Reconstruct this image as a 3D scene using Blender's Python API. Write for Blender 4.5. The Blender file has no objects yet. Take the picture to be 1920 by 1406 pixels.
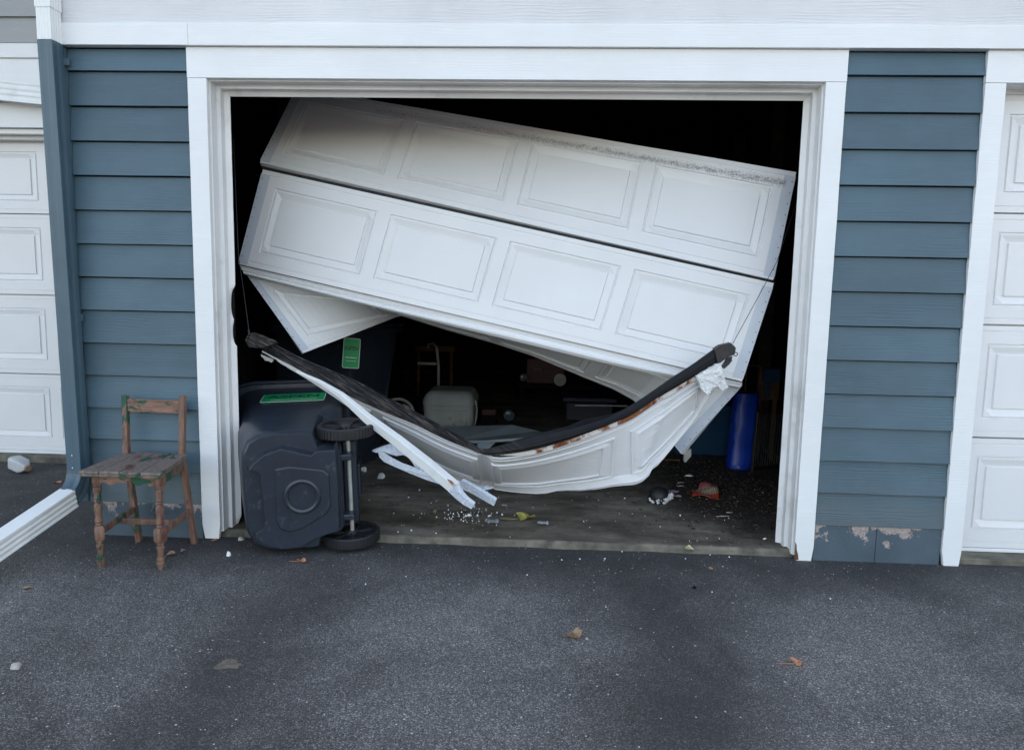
import bpy, bmesh, math, random
from mathutils import Vector, Matrix, noise
random.seed(7)
R = math.radians
S = bpy.context.scene
COL = S.collection

# ------------------------------------------------------------------ camera, sky, sun, exposure
CAM = Vector((.2017, -3.4992, 1.288)); FPX = 1430.0; YAW, PITCH, ROLL = -.0483, .1268, .0187
_f = Vector((math.sin(YAW)*math.cos(PITCH), math.cos(YAW)*math.cos(PITCH), -math.sin(PITCH)))
_r = Vector((math.cos(YAW), -math.sin(YAW), 0)); _u = _r.cross(_f)
_r, _u = (math.cos(ROLL)*_r + math.sin(ROLL)*_u), (-math.sin(ROLL)*_r + math.cos(ROLL)*_u)
cd = bpy.data.cameras.new('camera'); cam = bpy.data.objects.new('camera', cd); COL.objects.link(cam)
cd.sensor_width = 36; cd.lens = FPX/1920*36; cd.clip_end = 600; cd.clip_start = .05
cam.matrix_world = Matrix(((_r.x, _u.x, -_f.x, CAM.x), (_r.y, _u.y, -_f.y, CAM.y), (_r.z, _u.z, -_f.z, CAM.z), (0, 0, 0, 1)))
S.camera = cam
w = bpy.data.worlds.new('World'); S.world = w; w.use_nodes = True
wn = w.node_tree; bg = wn.nodes['Background']
sky = wn.nodes.new('ShaderNodeTexSky'); sky.sky_type = 'NISHITA'; sky.sun_disc = False
SUN_EL, SUN_AZ = R(37), R(12)
sky.sun_elevation = SUN_EL; sky.sun_rotation = SUN_AZ
sky.air_density = 1.0; sky.dust_density = 3.0; sky.ozone_density = .35
tint = wn.nodes.new('ShaderNodeMix'); tint.data_type = 'RGBA'; tint.blend_type = 'MULTIPLY'; tint.inputs[0].default_value = 1
tint.inputs[7].default_value = (1.28, 1.065, .88, 1); wn.links.new(sky.outputs[0], tint.inputs[6]); wn.links.new(tint.outputs[2], bg.inputs[0]); bg.inputs[1].default_value = .15
sl = bpy.data.lights.new('sun', 'SUN'); sl.energy = 3.0; sl.angle = R(.5); sl.color = (1, .93, .84)
so = bpy.data.objects.new('sun', sl); COL.objects.link(so)
_d = Vector((math.sin(SUN_AZ)*math.cos(SUN_EL), math.cos(SUN_AZ)*math.cos(SUN_EL), math.sin(SUN_EL)))
so.rotation_euler = _d.to_track_quat('Z', 'Y').to_euler()
S.view_settings.view_transform = 'Standard'; S.view_settings.look = 'None'
S.view_settings.exposure = 2.27
S.render.engine = 'CYCLES'

def ray(px, py): return _f + (px-960)/FPX*_r - (py-703)/FPX*_u
def aty(px, py, y): d = ray(px, py); return CAM + d*((y-CAM.y)/d.y)      # point seen there at distance y behind the wall face
def atz(px, py, z=0.): d = ray(px, py); return CAM + d*((z-CAM.z)/d.z)   # ... at height z
def away(px, py, T, L, ymin):                                            # the farther point seen there at length L from T
    d = ray(px, py).normalized(); q = CAM-T; b = q.dot(d); c = q.dot(q)-L*L; D = b*b-c
    return CAM + d*(-b + (math.sqrt(D) if D > 0 else 0))

# ------------------------------------------------------------------ materials
def nt(name):
    m = bpy.data.materials.new(name); m.use_nodes = True
    t = m.node_tree; return m, t, t.nodes['Principled BSDF']
def N(t, k, **kw):
    n = t.nodes.new(k)
    for a, b in kw.items():
        if a.startswith('i_'): n.inputs[a[2:].replace('_', ' ')].default_value = b
        else: setattr(n, a, b)
    return n
def L(t, a, b): t.links.new(a, b)
def coords(t, scale=(1, 1, 1), rot=(0, 0, 0), kind='Object'):
    c = N(t, 'ShaderNodeTexCoord'); mp = N(t, 'ShaderNodeMapping'); mp.inputs['Scale'].default_value = scale
    mp.inputs['Rotation'].default_value = rot
    if kind == 'World': L(t, N(t, 'ShaderNodeNewGeometry').outputs['Position'], mp.inputs[0])
    else: L(t, c.outputs[kind], mp.inputs[0])
    return mp.outputs[0]
def noisef(t, v, scale, detail=4, rough=.55, dist=0.):
    n = N(t, 'ShaderNodeTexNoise'); n.inputs['Scale'].default_value = scale; n.inputs['Detail'].default_value = detail
    n.inputs['Roughness'].default_value = rough; n.inputs['Distortion'].default_value = dist
    L(t, v, n.inputs['Vector']); return n.outputs['Fac']
def ramp(t, f, stops, interp='LINEAR'):
    r = N(t, 'ShaderNodeValToRGB'); e = r.color_ramp; e.interpolation = interp
    while len(e.elements) < len(stops): e.elements.new(.5)
    for el, (p, c) in zip(e.elements, stops):
        el.position = p; el.color = (c, c, c, 1) if isinstance(c, (int, float)) else (*c, 1)
    L(t, f, r.inputs[0]); return r.outputs[0]
def mix(t, f, a, b, mode='MIX'):
    m = N(t, 'ShaderNodeMix', data_type='RGBA', blend_type=mode)
    if isinstance(f, (int, float)): m.inputs[0].default_value = f
    else: L(t, f, m.inputs[0])
    for s, x in ((m.inputs[6], a), (m.inputs[7], b)):
        if isinstance(x, tuple): s.default_value = (*x, 1)
        else: L(t, x, s)
    return m.outputs[2]
def mth(t, op, a, b=0., c=0.):
    m = N(t, 'ShaderNodeMath', operation=op)
    for s, x in zip(m.inputs, (a, b, c)):
        if isinstance(x, (int, float)): s.default_value = x
        else: L(t, x, s)
    return m.outputs[0]
def bump(t, b, h, strength=.3, dist=.002):
    n = N(t, 'ShaderNodeBump'); n.inputs['Strength'].default_value = strength; n.inputs['Distance'].default_value = dist
    L(t, h, n.inputs['Height']); L(t, n.outputs[0], b.inputs['Normal'])

def simple(name, col, rough=.6, var=.25, scale=8, bmp=.15, metal=0., bscale=60, dirt=None, spec=.5):
    m, t, b = nt(name); v = coords(t)
    f = noisef(t, v, scale, 5)
    lo = tuple(c*(1-var) for c in col); hi = tuple(min(1, c*(1+var)) for c in col)
    c = ramp(t, f, [(.3, lo), (.7, hi)])
    if dirt:
        d = ramp(t, noisef(t, v, scale*.6, 8, .7), [(.56, 0.), (.68, 1.)]); c = mix(t, mth(t, 'MULTIPLY', d, .6), c, dirt)
    L(t, c, b.inputs['Base Color']); b.inputs['Roughness'].default_value = rough; b.inputs['Metallic'].default_value = metal
    b.inputs['Specular IOR Level'].default_value = spec
    if bmp: bump(t, b, noisef(t, v, bscale, 4), bmp)
    return m

def wood_paint(name, col, var=.1, grain=.5, rough=.5, peel=None, spec=.4):
    # painted board with embossed wood grain running along x
    m, t, b = nt(name); v = coords(t)
    v1 = coords(t, (2.2, 2.2, 34)); v2 = coords(t, (9, 9, 150))
    wv = N(t, 'ShaderNodeTexWave', wave_type='BANDS', bands_direction='Z'); wv.inputs['Scale'].default_value = 9
    wv.inputs['Distortion'].default_value = 9; wv.inputs['Detail'].default_value = 3; wv.inputs['Detail Scale'].default_value = .7
    vv = coords(t, (.55, .55, 2.6)); L(t, vv, wv.inputs['Vector'])
    mask = ramp(t, noisef(t, coords(t, (1.3, 1.3, 6)), 2.0, 3), [(.42, 0.), (.62, 1.)])
    g = mth(t, 'ADD', mth(t, 'MULTIPLY', mth(t, 'POWER', wv.outputs['Fac'], 3.), mask), mth(t, 'MULTIPLY', noisef(t, v1, 2, 5, .6), .9))
    g = mth(t, 'ADD', g, mth(t, 'MULTIPLY', noisef(t, v2, 1.5, 2), .35))
    big = noisef(t, v, 1.7, 5)
    lo = tuple(c*(1-var) for c in col); hi = tuple(min(1, c*(1+var)) for c in col)
    c = ramp(t, big, [(.3, lo), (.7, hi)])
    c = mix(t, ramp(t, noisef(t, coords(t, (1, 1, 5)), 5, 7, .7), [(.5, 0.), (.72, .35)]), c, tuple(min(1, x*1.12+.01) for x in col))
    c = mix(t, ramp(t, noisef(t, v, 45, 6, .7), [(.68, 0.), (.8, .35)]), c, tuple(x*.55 for x in col))
    if name.startswith('blue'):
        sz = N(t, 'ShaderNodeSeparateXYZ'); L(t, coords(t, kind='World'), sz.inputs[0]); w1 = N(t, 'ShaderNodeTexWhiteNoise', noise_dimensions='1D')
        L(t, mth(t, 'FLOOR', mth(t, 'ADD', mth(t, 'DIVIDE', mth(t, 'SUBTRACT', sz.outputs[2], .172), .1549), mth(t, 'MULTIPLY', mth(t, 'GREATER_THAN', sz.outputs[0], 0.), 40.))), w1.inputs['W'])
        c = mix(t, 1., c, ramp(t, w1.outputs['Value'], [(0, .88), (1, 1.1)]), 'MULTIPLY')
        lowd = mth(t, 'ADD', mth(t, 'MULTIPLY', sz.outputs[2], 1.1), mth(t, 'MULTIPLY', noisef(t, v, 14, 8, .75), .8))
        c = mix(t, ramp(t, lowd, [(.55, .35), (.85, 0.)]), c, (.13, .12, .11))
    if peel:
        pm = ramp(t, noisef(t, v, peel[1], 8, .7), [(peel[2], 0.), (peel[2]+.02, 1.)])
        if len(peel) > 3:
            sp = N(t, 'ShaderNodeSeparateXYZ'); L(t, v, sp.inputs[0])
            zz = mth(t, 'MULTIPLY', mth(t, 'SUBTRACT', 1., mth(t, 'DIVIDE', sp.outputs[2], peel[3])), .22)
            pm = ramp(t, mth(t, 'ADD', noisef(t, v, peel[1], 8, .7), zz), [(peel[2], 0.), (peel[2]+.02, 1.)])
        c = mix(t, pm, c, peel[0])
    L(t, c, b.inputs['Base Color']); b.inputs['Roughness'].default_value = rough
    b.inputs['Specular IOR Level'].default_value = spec
    bump(t, b, g, grain, .0022)
    return m

M = {}
M['siding'] = wood_paint('blue_grey_siding_paint', (.064, .113, .146), .18, .35, .5)
M['blue'] = simple('blue_grey_metal_paint', (.060, .105, .138), .42, .1, 5, .1)
M['trim'] = wood_paint('white_trim_paint', (.74, .76, .77), .05, .16, .5, spec=.3)
M['rough'] = wood_paint('rough_white_board', (.64, .65, .66), .08, .55, .6, spec=.3)
M['jamb'] = simple('jamb_vinyl', (.72, .73, .73), .45, .06, 4, .1, dirt=(.45, .44, .42))
M['greys'] = wood_paint('grey_siding_paint', (.33, .34, .34), .06, .25, .6)
M['white_metal'] = simple('white_gutter_metal', (.74, .77, .77), .35, .04, 3, .05, dirt=(.5, .5, .48))
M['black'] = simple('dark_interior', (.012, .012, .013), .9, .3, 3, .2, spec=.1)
M['darkwood'] = simple('dark_framing_timber', (.05, .04, .03), .85, .4, 12, .4)
M['roof'] = simple('roof_shingle', (.08, .075, .07), .9, .4, 30, .5)

def door_mat(name, col, warm=None, scuff=True):
    m, t, b = nt(name); v = coords(t)
    c = ramp(t, noisef(t, v, 2.1, 6), [(.3, tuple(x*.93 for x in col)), (.7, col)])
    st = noisef(t, coords(t, (1.5, 1.5, 22)), 3, 6, .65)
    c = mix(t, ramp(t, st, [(.6, 0.), (.82, .28)]), c, tuple(x*.78 for x in col))
    sc = ramp(t, noisef(t, coords(t, (14, 14, 3)), 3, 10, .75), [(.66, 0.), (.78, .5)])
    if scuff: c = mix(t, sc, c, tuple(x*.6 for x in col))
    L(t, c, b.inputs['Base Color']); b.inputs['Roughness'].default_value = .38; b.inputs['Specular IOR Level'].default_value = .45
    g = noisef(t, coords(t, (12, 12, 130)), 2, 4, .6)
    bump(t, b, mth(t, 'ADD', g, mth(t, 'MULTIPLY', noisef(t, v, 300, 2), .5)), .12, .0008)
    return m
M['door'] = door_mat('white_steel_door', (.74, .75, .76), scuff=False)
M['door_in'] = door_mat('white_steel_scuffed', (.68, .69, .71))
M['stile'] = simple('door_end_cap', (.52, .56, .62), .4, .06, 4, .08, dirt=(.38, .4, .42))
M['foam'] = simple('white_foam', (.76, .78, .78), .8, .2, 45, 1., bscale=75)
for _n in M['foam'].node_tree.nodes:
    if _n.type == 'BUMP': _n.inputs['Distance'].default_value = .02

def mat_foamy():
    m, t, b = nt('foam_residue_on_steel'); v = coords(t)
    vo = N(t, 'ShaderNodeTexVoronoi'); vo.inputs['Scale'].default_value = 95; L(t, v, vo.inputs['Vector'])
    f = mth(t, 'ADD', vo.outputs['Distance'], mth(t, 'MULTIPLY', noisef(t, v, 40, 5), .6))
    L(t, ramp(t, f, [(.3, (.82, .84, .88)), (.75, (.55, .61, .70))]), b.inputs['Base Color']); b.inputs['Roughness'].default_value = .7
    bump(t, b, f, .9, .004); return m
M['foamy'] = mat_foamy()

def mat_rust():
    m, t, b = nt('rusty_bottom_edge'); v = coords(t)
    f = noisef(t, v, 16, 9, .72); g = noisef(t, v, 4.5, 4, .5)
    rust = ramp(t, noisef(t, v, 60, 6, .7), [(.3, (.05, .018, .01)), (.5, (.2, .062, .02)), (.7, (.33, .14, .05))])
    c = mix(t, ramp(t, mth(t, 'ADD', mth(t, 'MULTIPLY', f, .5), mth(t, 'MULTIPLY', g, .6)), [(.545, 0.), (.60, 1.)]), (.66, .63, .6), rust)
    L(t, c, b.inputs['Base Color']); b.inputs['Roughness'].default_value = .85; bump(t, b, f, .8, .004); return m
M['rust'] = mat_rust()
def mat_rubber():
    m, t, b = nt('black_rubber_seal'); v = coords(t)
    m1 = coords(t, (1, 1, 1), (0, R(-28), 0)); m2 = N(t, 'ShaderNodeMapping'); m2.inputs['Scale'].default_value = (5, 5, 120); L(t, m1, m2.inputs[0])
    st = noisef(t, m2.outputs[0], 1.6, 6, .7); sx = N(t, 'ShaderNodeSeparateXYZ'); L(t, v, sx.inputs[0])
    c = ramp(t, noisef(t, coords(t, (3, 3, 3)), 3, 8, .75), [(.35, (.006, .007, .009)), (.6, (.011, .012, .015)), (.75, (.03, .03, .033))])
    worn = mth(t, 'MULTIPLY', ramp(t, st, [(.5, 0.), (.62, .8)]), ramp(t, mth(t, 'ADD', sx.outputs[0], mth(t, 'MULTIPLY', noisef(t, v, 5, 5), .5)), [(.0, 1.), (.35, 0.)]))
    c = mix(t, worn, c, (.13, .115, .10)); b.inputs['Specular IOR Level'].default_value = .2
    L(t, c, b.inputs['Base Color']); b.inputs['Roughness'].default_value = .55; bump(t, b, noisef(t, v, 90, 4), .3); return m
M['rubber'] = mat_rubber()
M['blackmetal'] = simple('dark_steel', (.03, .03, .032), .5, .4, 20, .4, metal=.4, dirt=(.1, .05, .03))
M['steel'] = simple('galvanised_steel', (.35, .36, .36), .45, .2, 10, .1, metal=.6)

def mat_asphalt():
    m, t, b = nt('asphalt'); v = coords(t, kind='World')
    vo = N(t, 'ShaderNodeTexVoronoi'); vo.inputs['Scale'].default_value = 260; L(t, v, vo.inputs['Vector'])
    sp = N(t, 'ShaderNodeSeparateColor'); L(t, vo.outputs['Color'], sp.inputs[0])
    grain = ramp(t, sp.outputs[0], [(0, (.042, .041, .040)), (.45, (.092, .090, .088)), (.8, (.195, .191, .187)), (1, (.52, .51, .50))])
    vf = N(t, 'ShaderNodeTexVoronoi'); vf.inputs['Scale'].default_value = 480; L(t, v, vf.inputs['Vector'])
    sf = N(t, 'ShaderNodeSeparateColor'); L(t, vf.outputs['Color'], sf.inputs[0])
    grain = mix(t, .35, grain, ramp(t, sf.outputs[1], [(0, (.031, .031, .031)), (.5, (.10, .098, .096)), (1, (.40, .395, .39))]))
    big = ramp(t, noisef(t, coords(t, (1, .8, 1), (0, 0, .5), 'World'), 1.1, 5, .6, .6), [(.34, .55), (.5, .86), (.64, 1.1)])
    c = mix(t, 1., grain, big, 'MULTIPLY')
    med = ramp(t, noisef(t, v, 7, 8, .7), [(.3, .86), (.7, 1.12)])
    c = mix(t, 1., c, med, 'MULTIPLY')
    # tyre-worn stripes running into the bay, and a near-black strip deepening towards the wall
    sx = N(t, 'ShaderNodeSeparateXYZ'); L(t, v, sx.inputs[0])
    wob = mth(t, 'MULTIPLY', mth(t, 'SUBTRACT', noisef(t, v, 1.7, 5, .6), .5), .8)
    xx = mth(t, 'ADD', sx.outputs[0], wob)
    def stripe(x0, w_): return ramp(t, mth(t, 'DIVIDE', mth(t, 'ABSOLUTE', mth(t, 'SUBTRACT', xx, x0)), w_), [(.25, 1.), (1., 0.)])
    st = mth(t, 'MAXIMUM', stripe(.70, .42), mth(t, 'MULTIPLY', stripe(-.80, .36), .75))
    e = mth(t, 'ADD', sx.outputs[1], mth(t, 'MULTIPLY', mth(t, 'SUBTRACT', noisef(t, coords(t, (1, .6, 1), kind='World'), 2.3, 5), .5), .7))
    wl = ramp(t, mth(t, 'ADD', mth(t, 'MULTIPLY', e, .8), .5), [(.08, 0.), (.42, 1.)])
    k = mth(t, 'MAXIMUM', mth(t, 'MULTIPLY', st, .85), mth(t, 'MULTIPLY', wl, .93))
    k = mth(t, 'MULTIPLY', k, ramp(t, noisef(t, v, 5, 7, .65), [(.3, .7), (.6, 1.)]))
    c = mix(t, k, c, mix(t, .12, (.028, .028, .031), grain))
    v2 = N(t, 'ShaderNodeTexVoronoi'); v2.inputs['Scale'].default_value = 26; L(t, v, v2.inputs['Vector'])
    s2 = N(t, 'ShaderNodeSeparateColor'); L(t, v2.outputs['Color'], s2.inputs[0])
    near = mth(t, 'LESS_THAN', v2.outputs['Distance'], mth(t, 'MULTIPLY', s2.outputs[1], .11))
    c = mix(t, mth(t, 'MULTIPLY', near, mth(t, 'GREATER_THAN', s2.outputs[0], .72)), c, (.55, .55, .54))
    v3 = N(t, 'ShaderNodeTexVoronoi'); v3.inputs['Scale'].default_value = 75; L(t, v, v3.inputs['Vector'])
    s3 = N(t, 'ShaderNodeSeparateColor'); L(t, v3.outputs['Color'], s3.inputs[0])
    c = mix(t, mth(t, 'MULTIPLY', mth(t, 'LESS_THAN', v3.outputs['Distance'], mth(t, 'MULTIPLY', s3.outputs[1], .26)), mth(t, 'GREATER_THAN', s3.outputs[0], .92)), c, (.6, .6, .6))
    L(t, c, b.inputs['Base Color'])
    L(t, ramp(t, sf.outputs[0], [(0, .6), (1, .95)]), b.inputs['Roughness']); b.inputs['Specular IOR Level'].default_value = .3
    h = mth(t, 'ADD', mth(t, 'MULTIPLY', sp.outputs[0], .7), mth(t, 'MULTIPLY', vf.outputs['Distance'], .6))
    h = mth(t, 'SUBTRACT', h, vo.outputs['Distance'])
    bump(t, b, h, .7, .003); return m
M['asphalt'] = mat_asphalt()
def mat_slab():
    m, t, b = nt('dirty_concrete'); v = coords(t, kind='World')
    c = ramp(t, noisef(t, coords(t, (1, 2.2, 1), kind='World'), 2.2, 9, .65), [(.34, (.045, .036, .026)), (.5, (.13, .114, .088)), (.68, (.26, .235, .19))])
    dv = N(t, 'ShaderNodeVectorMath', operation='DISTANCE'); L(t, coords(t, (1, .62, 1), kind='World'), dv.inputs[0]); dv.inputs[1].default_value = (1.5, .80, 0)
    dk = mth(t, 'ADD', dv.outputs['Value'], mth(t, 'MULTIPLY', mth(t, 'SUBTRACT', noisef(t, v, 6, 9, .75), .5), .9))
    c = mix(t, ramp(t, dk, [(.5, .95), (.78, 0.)]), c, (.022, .016, .011))
    c = mix(t, ramp(t, noisef(t, v, 14, 9, .75), [(.54, 0.), (.66, .8)]), c, (.035, .03, .023))
    c = mix(t, ramp(t, noisef(t, v, 120, 3, .6), [(.66, 0.), (.74, .6)]), c, (.36, .34, .3))
    L(t, c, b.inputs['Base Color']); b.inputs['Roughness'].default_value = .75
    bump(t, b, noisef(t, v, 50, 8, .7), .6, .004); return m
M['slab'] = mat_slab()
M['edge'] = simple('worn_slab_edge', (.13, .12, .095), .85, .5, 12, .8, bscale=40, dirt=(.05, .045, .04))
def mat_block():
    m, t, b = nt('painted_block'); v = coords(t, kind='World')
    sx = N(t, 'ShaderNodeSeparateXYZ'); L(t, v, sx.inputs[0])
    f = noisef(t, v, 11, 8, .68)
    f = mth(t, 'ADD', f, mth(t, 'MULTIPLY', mth(t, 'SUBTRACT', sx.outputs[2], .085), 1.9))
    blob = N(t, 'ShaderNodeVectorMath', operation='DISTANCE'); L(t, v, blob.inputs[0]); blob.inputs[1].default_value = (1.80, .02, .095)
    f = mth(t, 'MAXIMUM', f, mth(t, 'ADD', mth(t, 'MULTIPLY', noisef(t, v, 30, 6, .7), .35), mth(t, 'SUBTRACT', .52, mth(t, 'MULTIPLY', blob.outputs['Value'], 3.6))))
    pm = ramp(t, f, [(.635, 0.), (.65, 1.)])
    bare = ramp(t, noisef(t, v, 90, 6, .7), [(.3, (.17, .12, .1)), (.6, (.42, .37, .35)), (.8, (.2, .2, .2))])
    c = mix(t, pm, ramp(t, noisef(t, v, 6, 6), [(.3, (.052, .08, .105)), (.7, (.075, .11, .14))]), bare)
    L(t, c, b.inputs['Base Color']); b.inputs['Roughness'].default_value = .6
    bump(t, b, mth(t, 'ADD', noisef(t, v, 110, 5, .7), mth(t, 'MULTIPLY', pm, -.6)), .8, .003); return m
M['block'] = mat_block()
def mat_chair(name, base, dark, greenlvl, scl=(9, 9, 3), gr=(40, 40, 6)):
    m, t, b = nt(name); v = coords(t)
    c = ramp(t, noisef(t, coords(t, gr), 1.5, 8, .7), [(.3, dark), (.52, base), (.72, tuple(min(1, x*1.5) for x in base))])
    c = mix(t, ramp(t, noisef(t, coords(t, scl, (0, 0, 1)), 2.6, 7, .6), [(.60, 0.), (.64, .85)]), c, (.12, .03, .032))
    gm = ramp(t, noisef(t, coords(t, scl, (1, 0, 0)), 1.8, 9, .66), [(greenlvl, 0.), (greenlvl+.012, 1.)])
    c = mix(t, gm, c, (.008, .07, .04))
    c = mix(t, ramp(t, noisef(t, v, 55, 8, .7), [(.62, 0.), (.7, .8)]), c, (.035, .02, .018))
    L(t, c, b.inputs['Base Color']); b.inputs['Roughness'].default_value = .62
    bump(t, b, mth(t, 'ADD', noisef(t, coords(t, (60, 60, 12)), 2, 8, .7), mth(t, 'MULTIPLY', gm, .5)), .8, .004); return m
M['chair'] = mat_chair('worn_chair_wood', (.175, .098, .068), (.06, .034, .026), .62, (7, 9, 4))
M['chair_rail'] = mat_chair('worn_rail_wood', (.21, .12, .085), (.07, .042, .03), .575, (5, 9, 14), (6, 40, 50))
M['chair_seat'] = mat_chair('worn_chair_seat', (.17, .14, .12), (.055, .045, .04), .57, (5, 3, 5))
M['chair_green'] = mat_chair('green_chair_wood', (.18, .1, .07), (.06, .034, .025), .52)
def mat_bin():
    m, t, b = nt('bin_plastic'); v = coords(t)
    c = ramp(t, noisef(t, v, 3, 5), [(.3, (.015, .021, .032)), (.7, (.023, .032, .047))])
    c = mix(t, ramp(t, noisef(t, coords(t, (6, 20, 6), (.5, .3, .4)), 3, 10, .8), [(.56, 0.), (.68, .6)]), c, (.10, .12, .15))
    L(t, c, b.inputs['Base Color']); b.inputs['Roughness'].default_value = .36
    bump(t, b, noisef(t, v, 12, 8, .7), .25, .004); return m
M['bin'] = mat_bin()
M['tyre'] = simple('wheel_plastic', (.014, .015, .018), .5, .3, 20, .2)
M['axle'] = simple('axle_steel', (.42, .44, .42), .4, .15, 20, .1, metal=.3, dirt=(.2, .12, .08))
M['green'] = simple('green_label', (.006, .34, .11), .45, .08, 5, 0)
M['ink'] = simple('dark_green_ink', (.006, .03, .015), .5, .1, 5, 0)
M['whiteink'] = simple('white_ink', (.62, .66, .64), .5, .05, 5, 0)
M['leaf_y'] = simple('yellow_leaf', (.34, .3, .07), .6, .3, 40, .4)
M['leaf_b'] = simple('brown_leaf', (.28, .19, .12), .7, .3, 40, .5)
M['leaf_o'] = simple('orange_leaf', (.42, .2, .11), .7, .25, 40, .5)
M['leaf_p'] = simple('pale_leaf', (.55, .52, .3), .7, .2, 40, .5)
M['mud'] = simple('dried_mud', (.13, .112, .09), .95, .35, 40, .6)
M['stone'] = simple('pale_stone', (.38, .35, .33), .9, .3, 30, .6)
M['crumb'] = simple('foam_crumb', (.75, .76, .77), .8, .05, 30, .2)
M['dirt'] = simple('leaf_litter_soil', (.022, .017, .012), .95, .6, 20, .9, bscale=90)
M['litter'] = simple('litter_bits', (.065, .046, .030), .85, .6, 15, .4)
M['grey_plastic'] = simple('grey_beige_plastic', (.48, .49, .46), .55, .15, 6, .1, dirt=(.1, .1, .09))
M['board'] = simple('pale_board', (.46, .54, .56), .5, .1, 5, .1)
M['blue_bag'] = simple('royal_blue_vinyl', (.006, .045, .42), .35, .2, 9, .35, bscale=18)
M['blue_tote'] = simple('blue_tote_plastic', (.01, .05, .12), .4, .1, 5, .1)
M['navy'] = simple('navy_plastic', (.008, .012, .035), .5, .1, 5, .1)
M['red'] = simple('dark_red_paint', (.06, .005, .006), .5, .2, 5, .1)
M['cream'] = simple('cream_board', (.5, .5, .48), .7, .1, 5, .1)
M['brown'] = simple('brown_wood', (.1, .055, .025), .7, .3, 12, .3)
M['jug'] = simple('cloudy_plastic_jug', (.45, .47, .48), .35, .1, 9, .2)
M['glass'] = simple('glass_face', (.08, .11, .13), .15, .1, 9, 0)
M['pink'] = simple('pale_debris', (.4, .33, .3), .8, .3, 30, .4)
M['purple'] = simple('purple_debris', (.22, .17, .25), .8, .3, 30, .4)
M['window'] = simple('window_glass', (.03, .035, .04), .08, .1, 3, 0)
def mat_packet():
    m, t, b = nt('printed_packet'); v = coords(t)
    wv = N(t, 'ShaderNodeTexWave', wave_type='RINGS', rings_direction='Z'); wv.inputs['Scale'].default_value = 26
    wv.inputs['Distortion'].default_value = 3.5; wv.inputs['Detail Scale'].default_value = 2.2; L(t, v, wv.inputs['Vector'])
    c = ramp(t, wv.outputs['Fac'], [(.35, (.1, .05, .03)), (.5, (.6, .5, .34))])
    sx = N(t, 'ShaderNodeSeparateXYZ'); L(t, v, sx.inputs[0])
    c = mix(t, ramp(t, mth(t, 'ADD', sx.outputs[1], .5), [(.438, 1.), (.444, 0.)]), c, (.42, .05, .03))
    c = mix(t, ramp(t, mth(t, 'ADD', sx.outputs[1], .5), [(.55, 0.), (.558, .8)]), c, (.3, .04, .07))
    L(t, c, b.inputs['Base Color']); b.inputs['Roughness'].default_value = .35; return m
M['packet'] = mat_packet()
M['wrap'] = simple('clear_plastic_film', (.4, .44, .48), .2, .2, 30, .6); M['wrap'].node_tree.nodes['Principled BSDF'].inputs['Alpha'].default_value = .5

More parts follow.
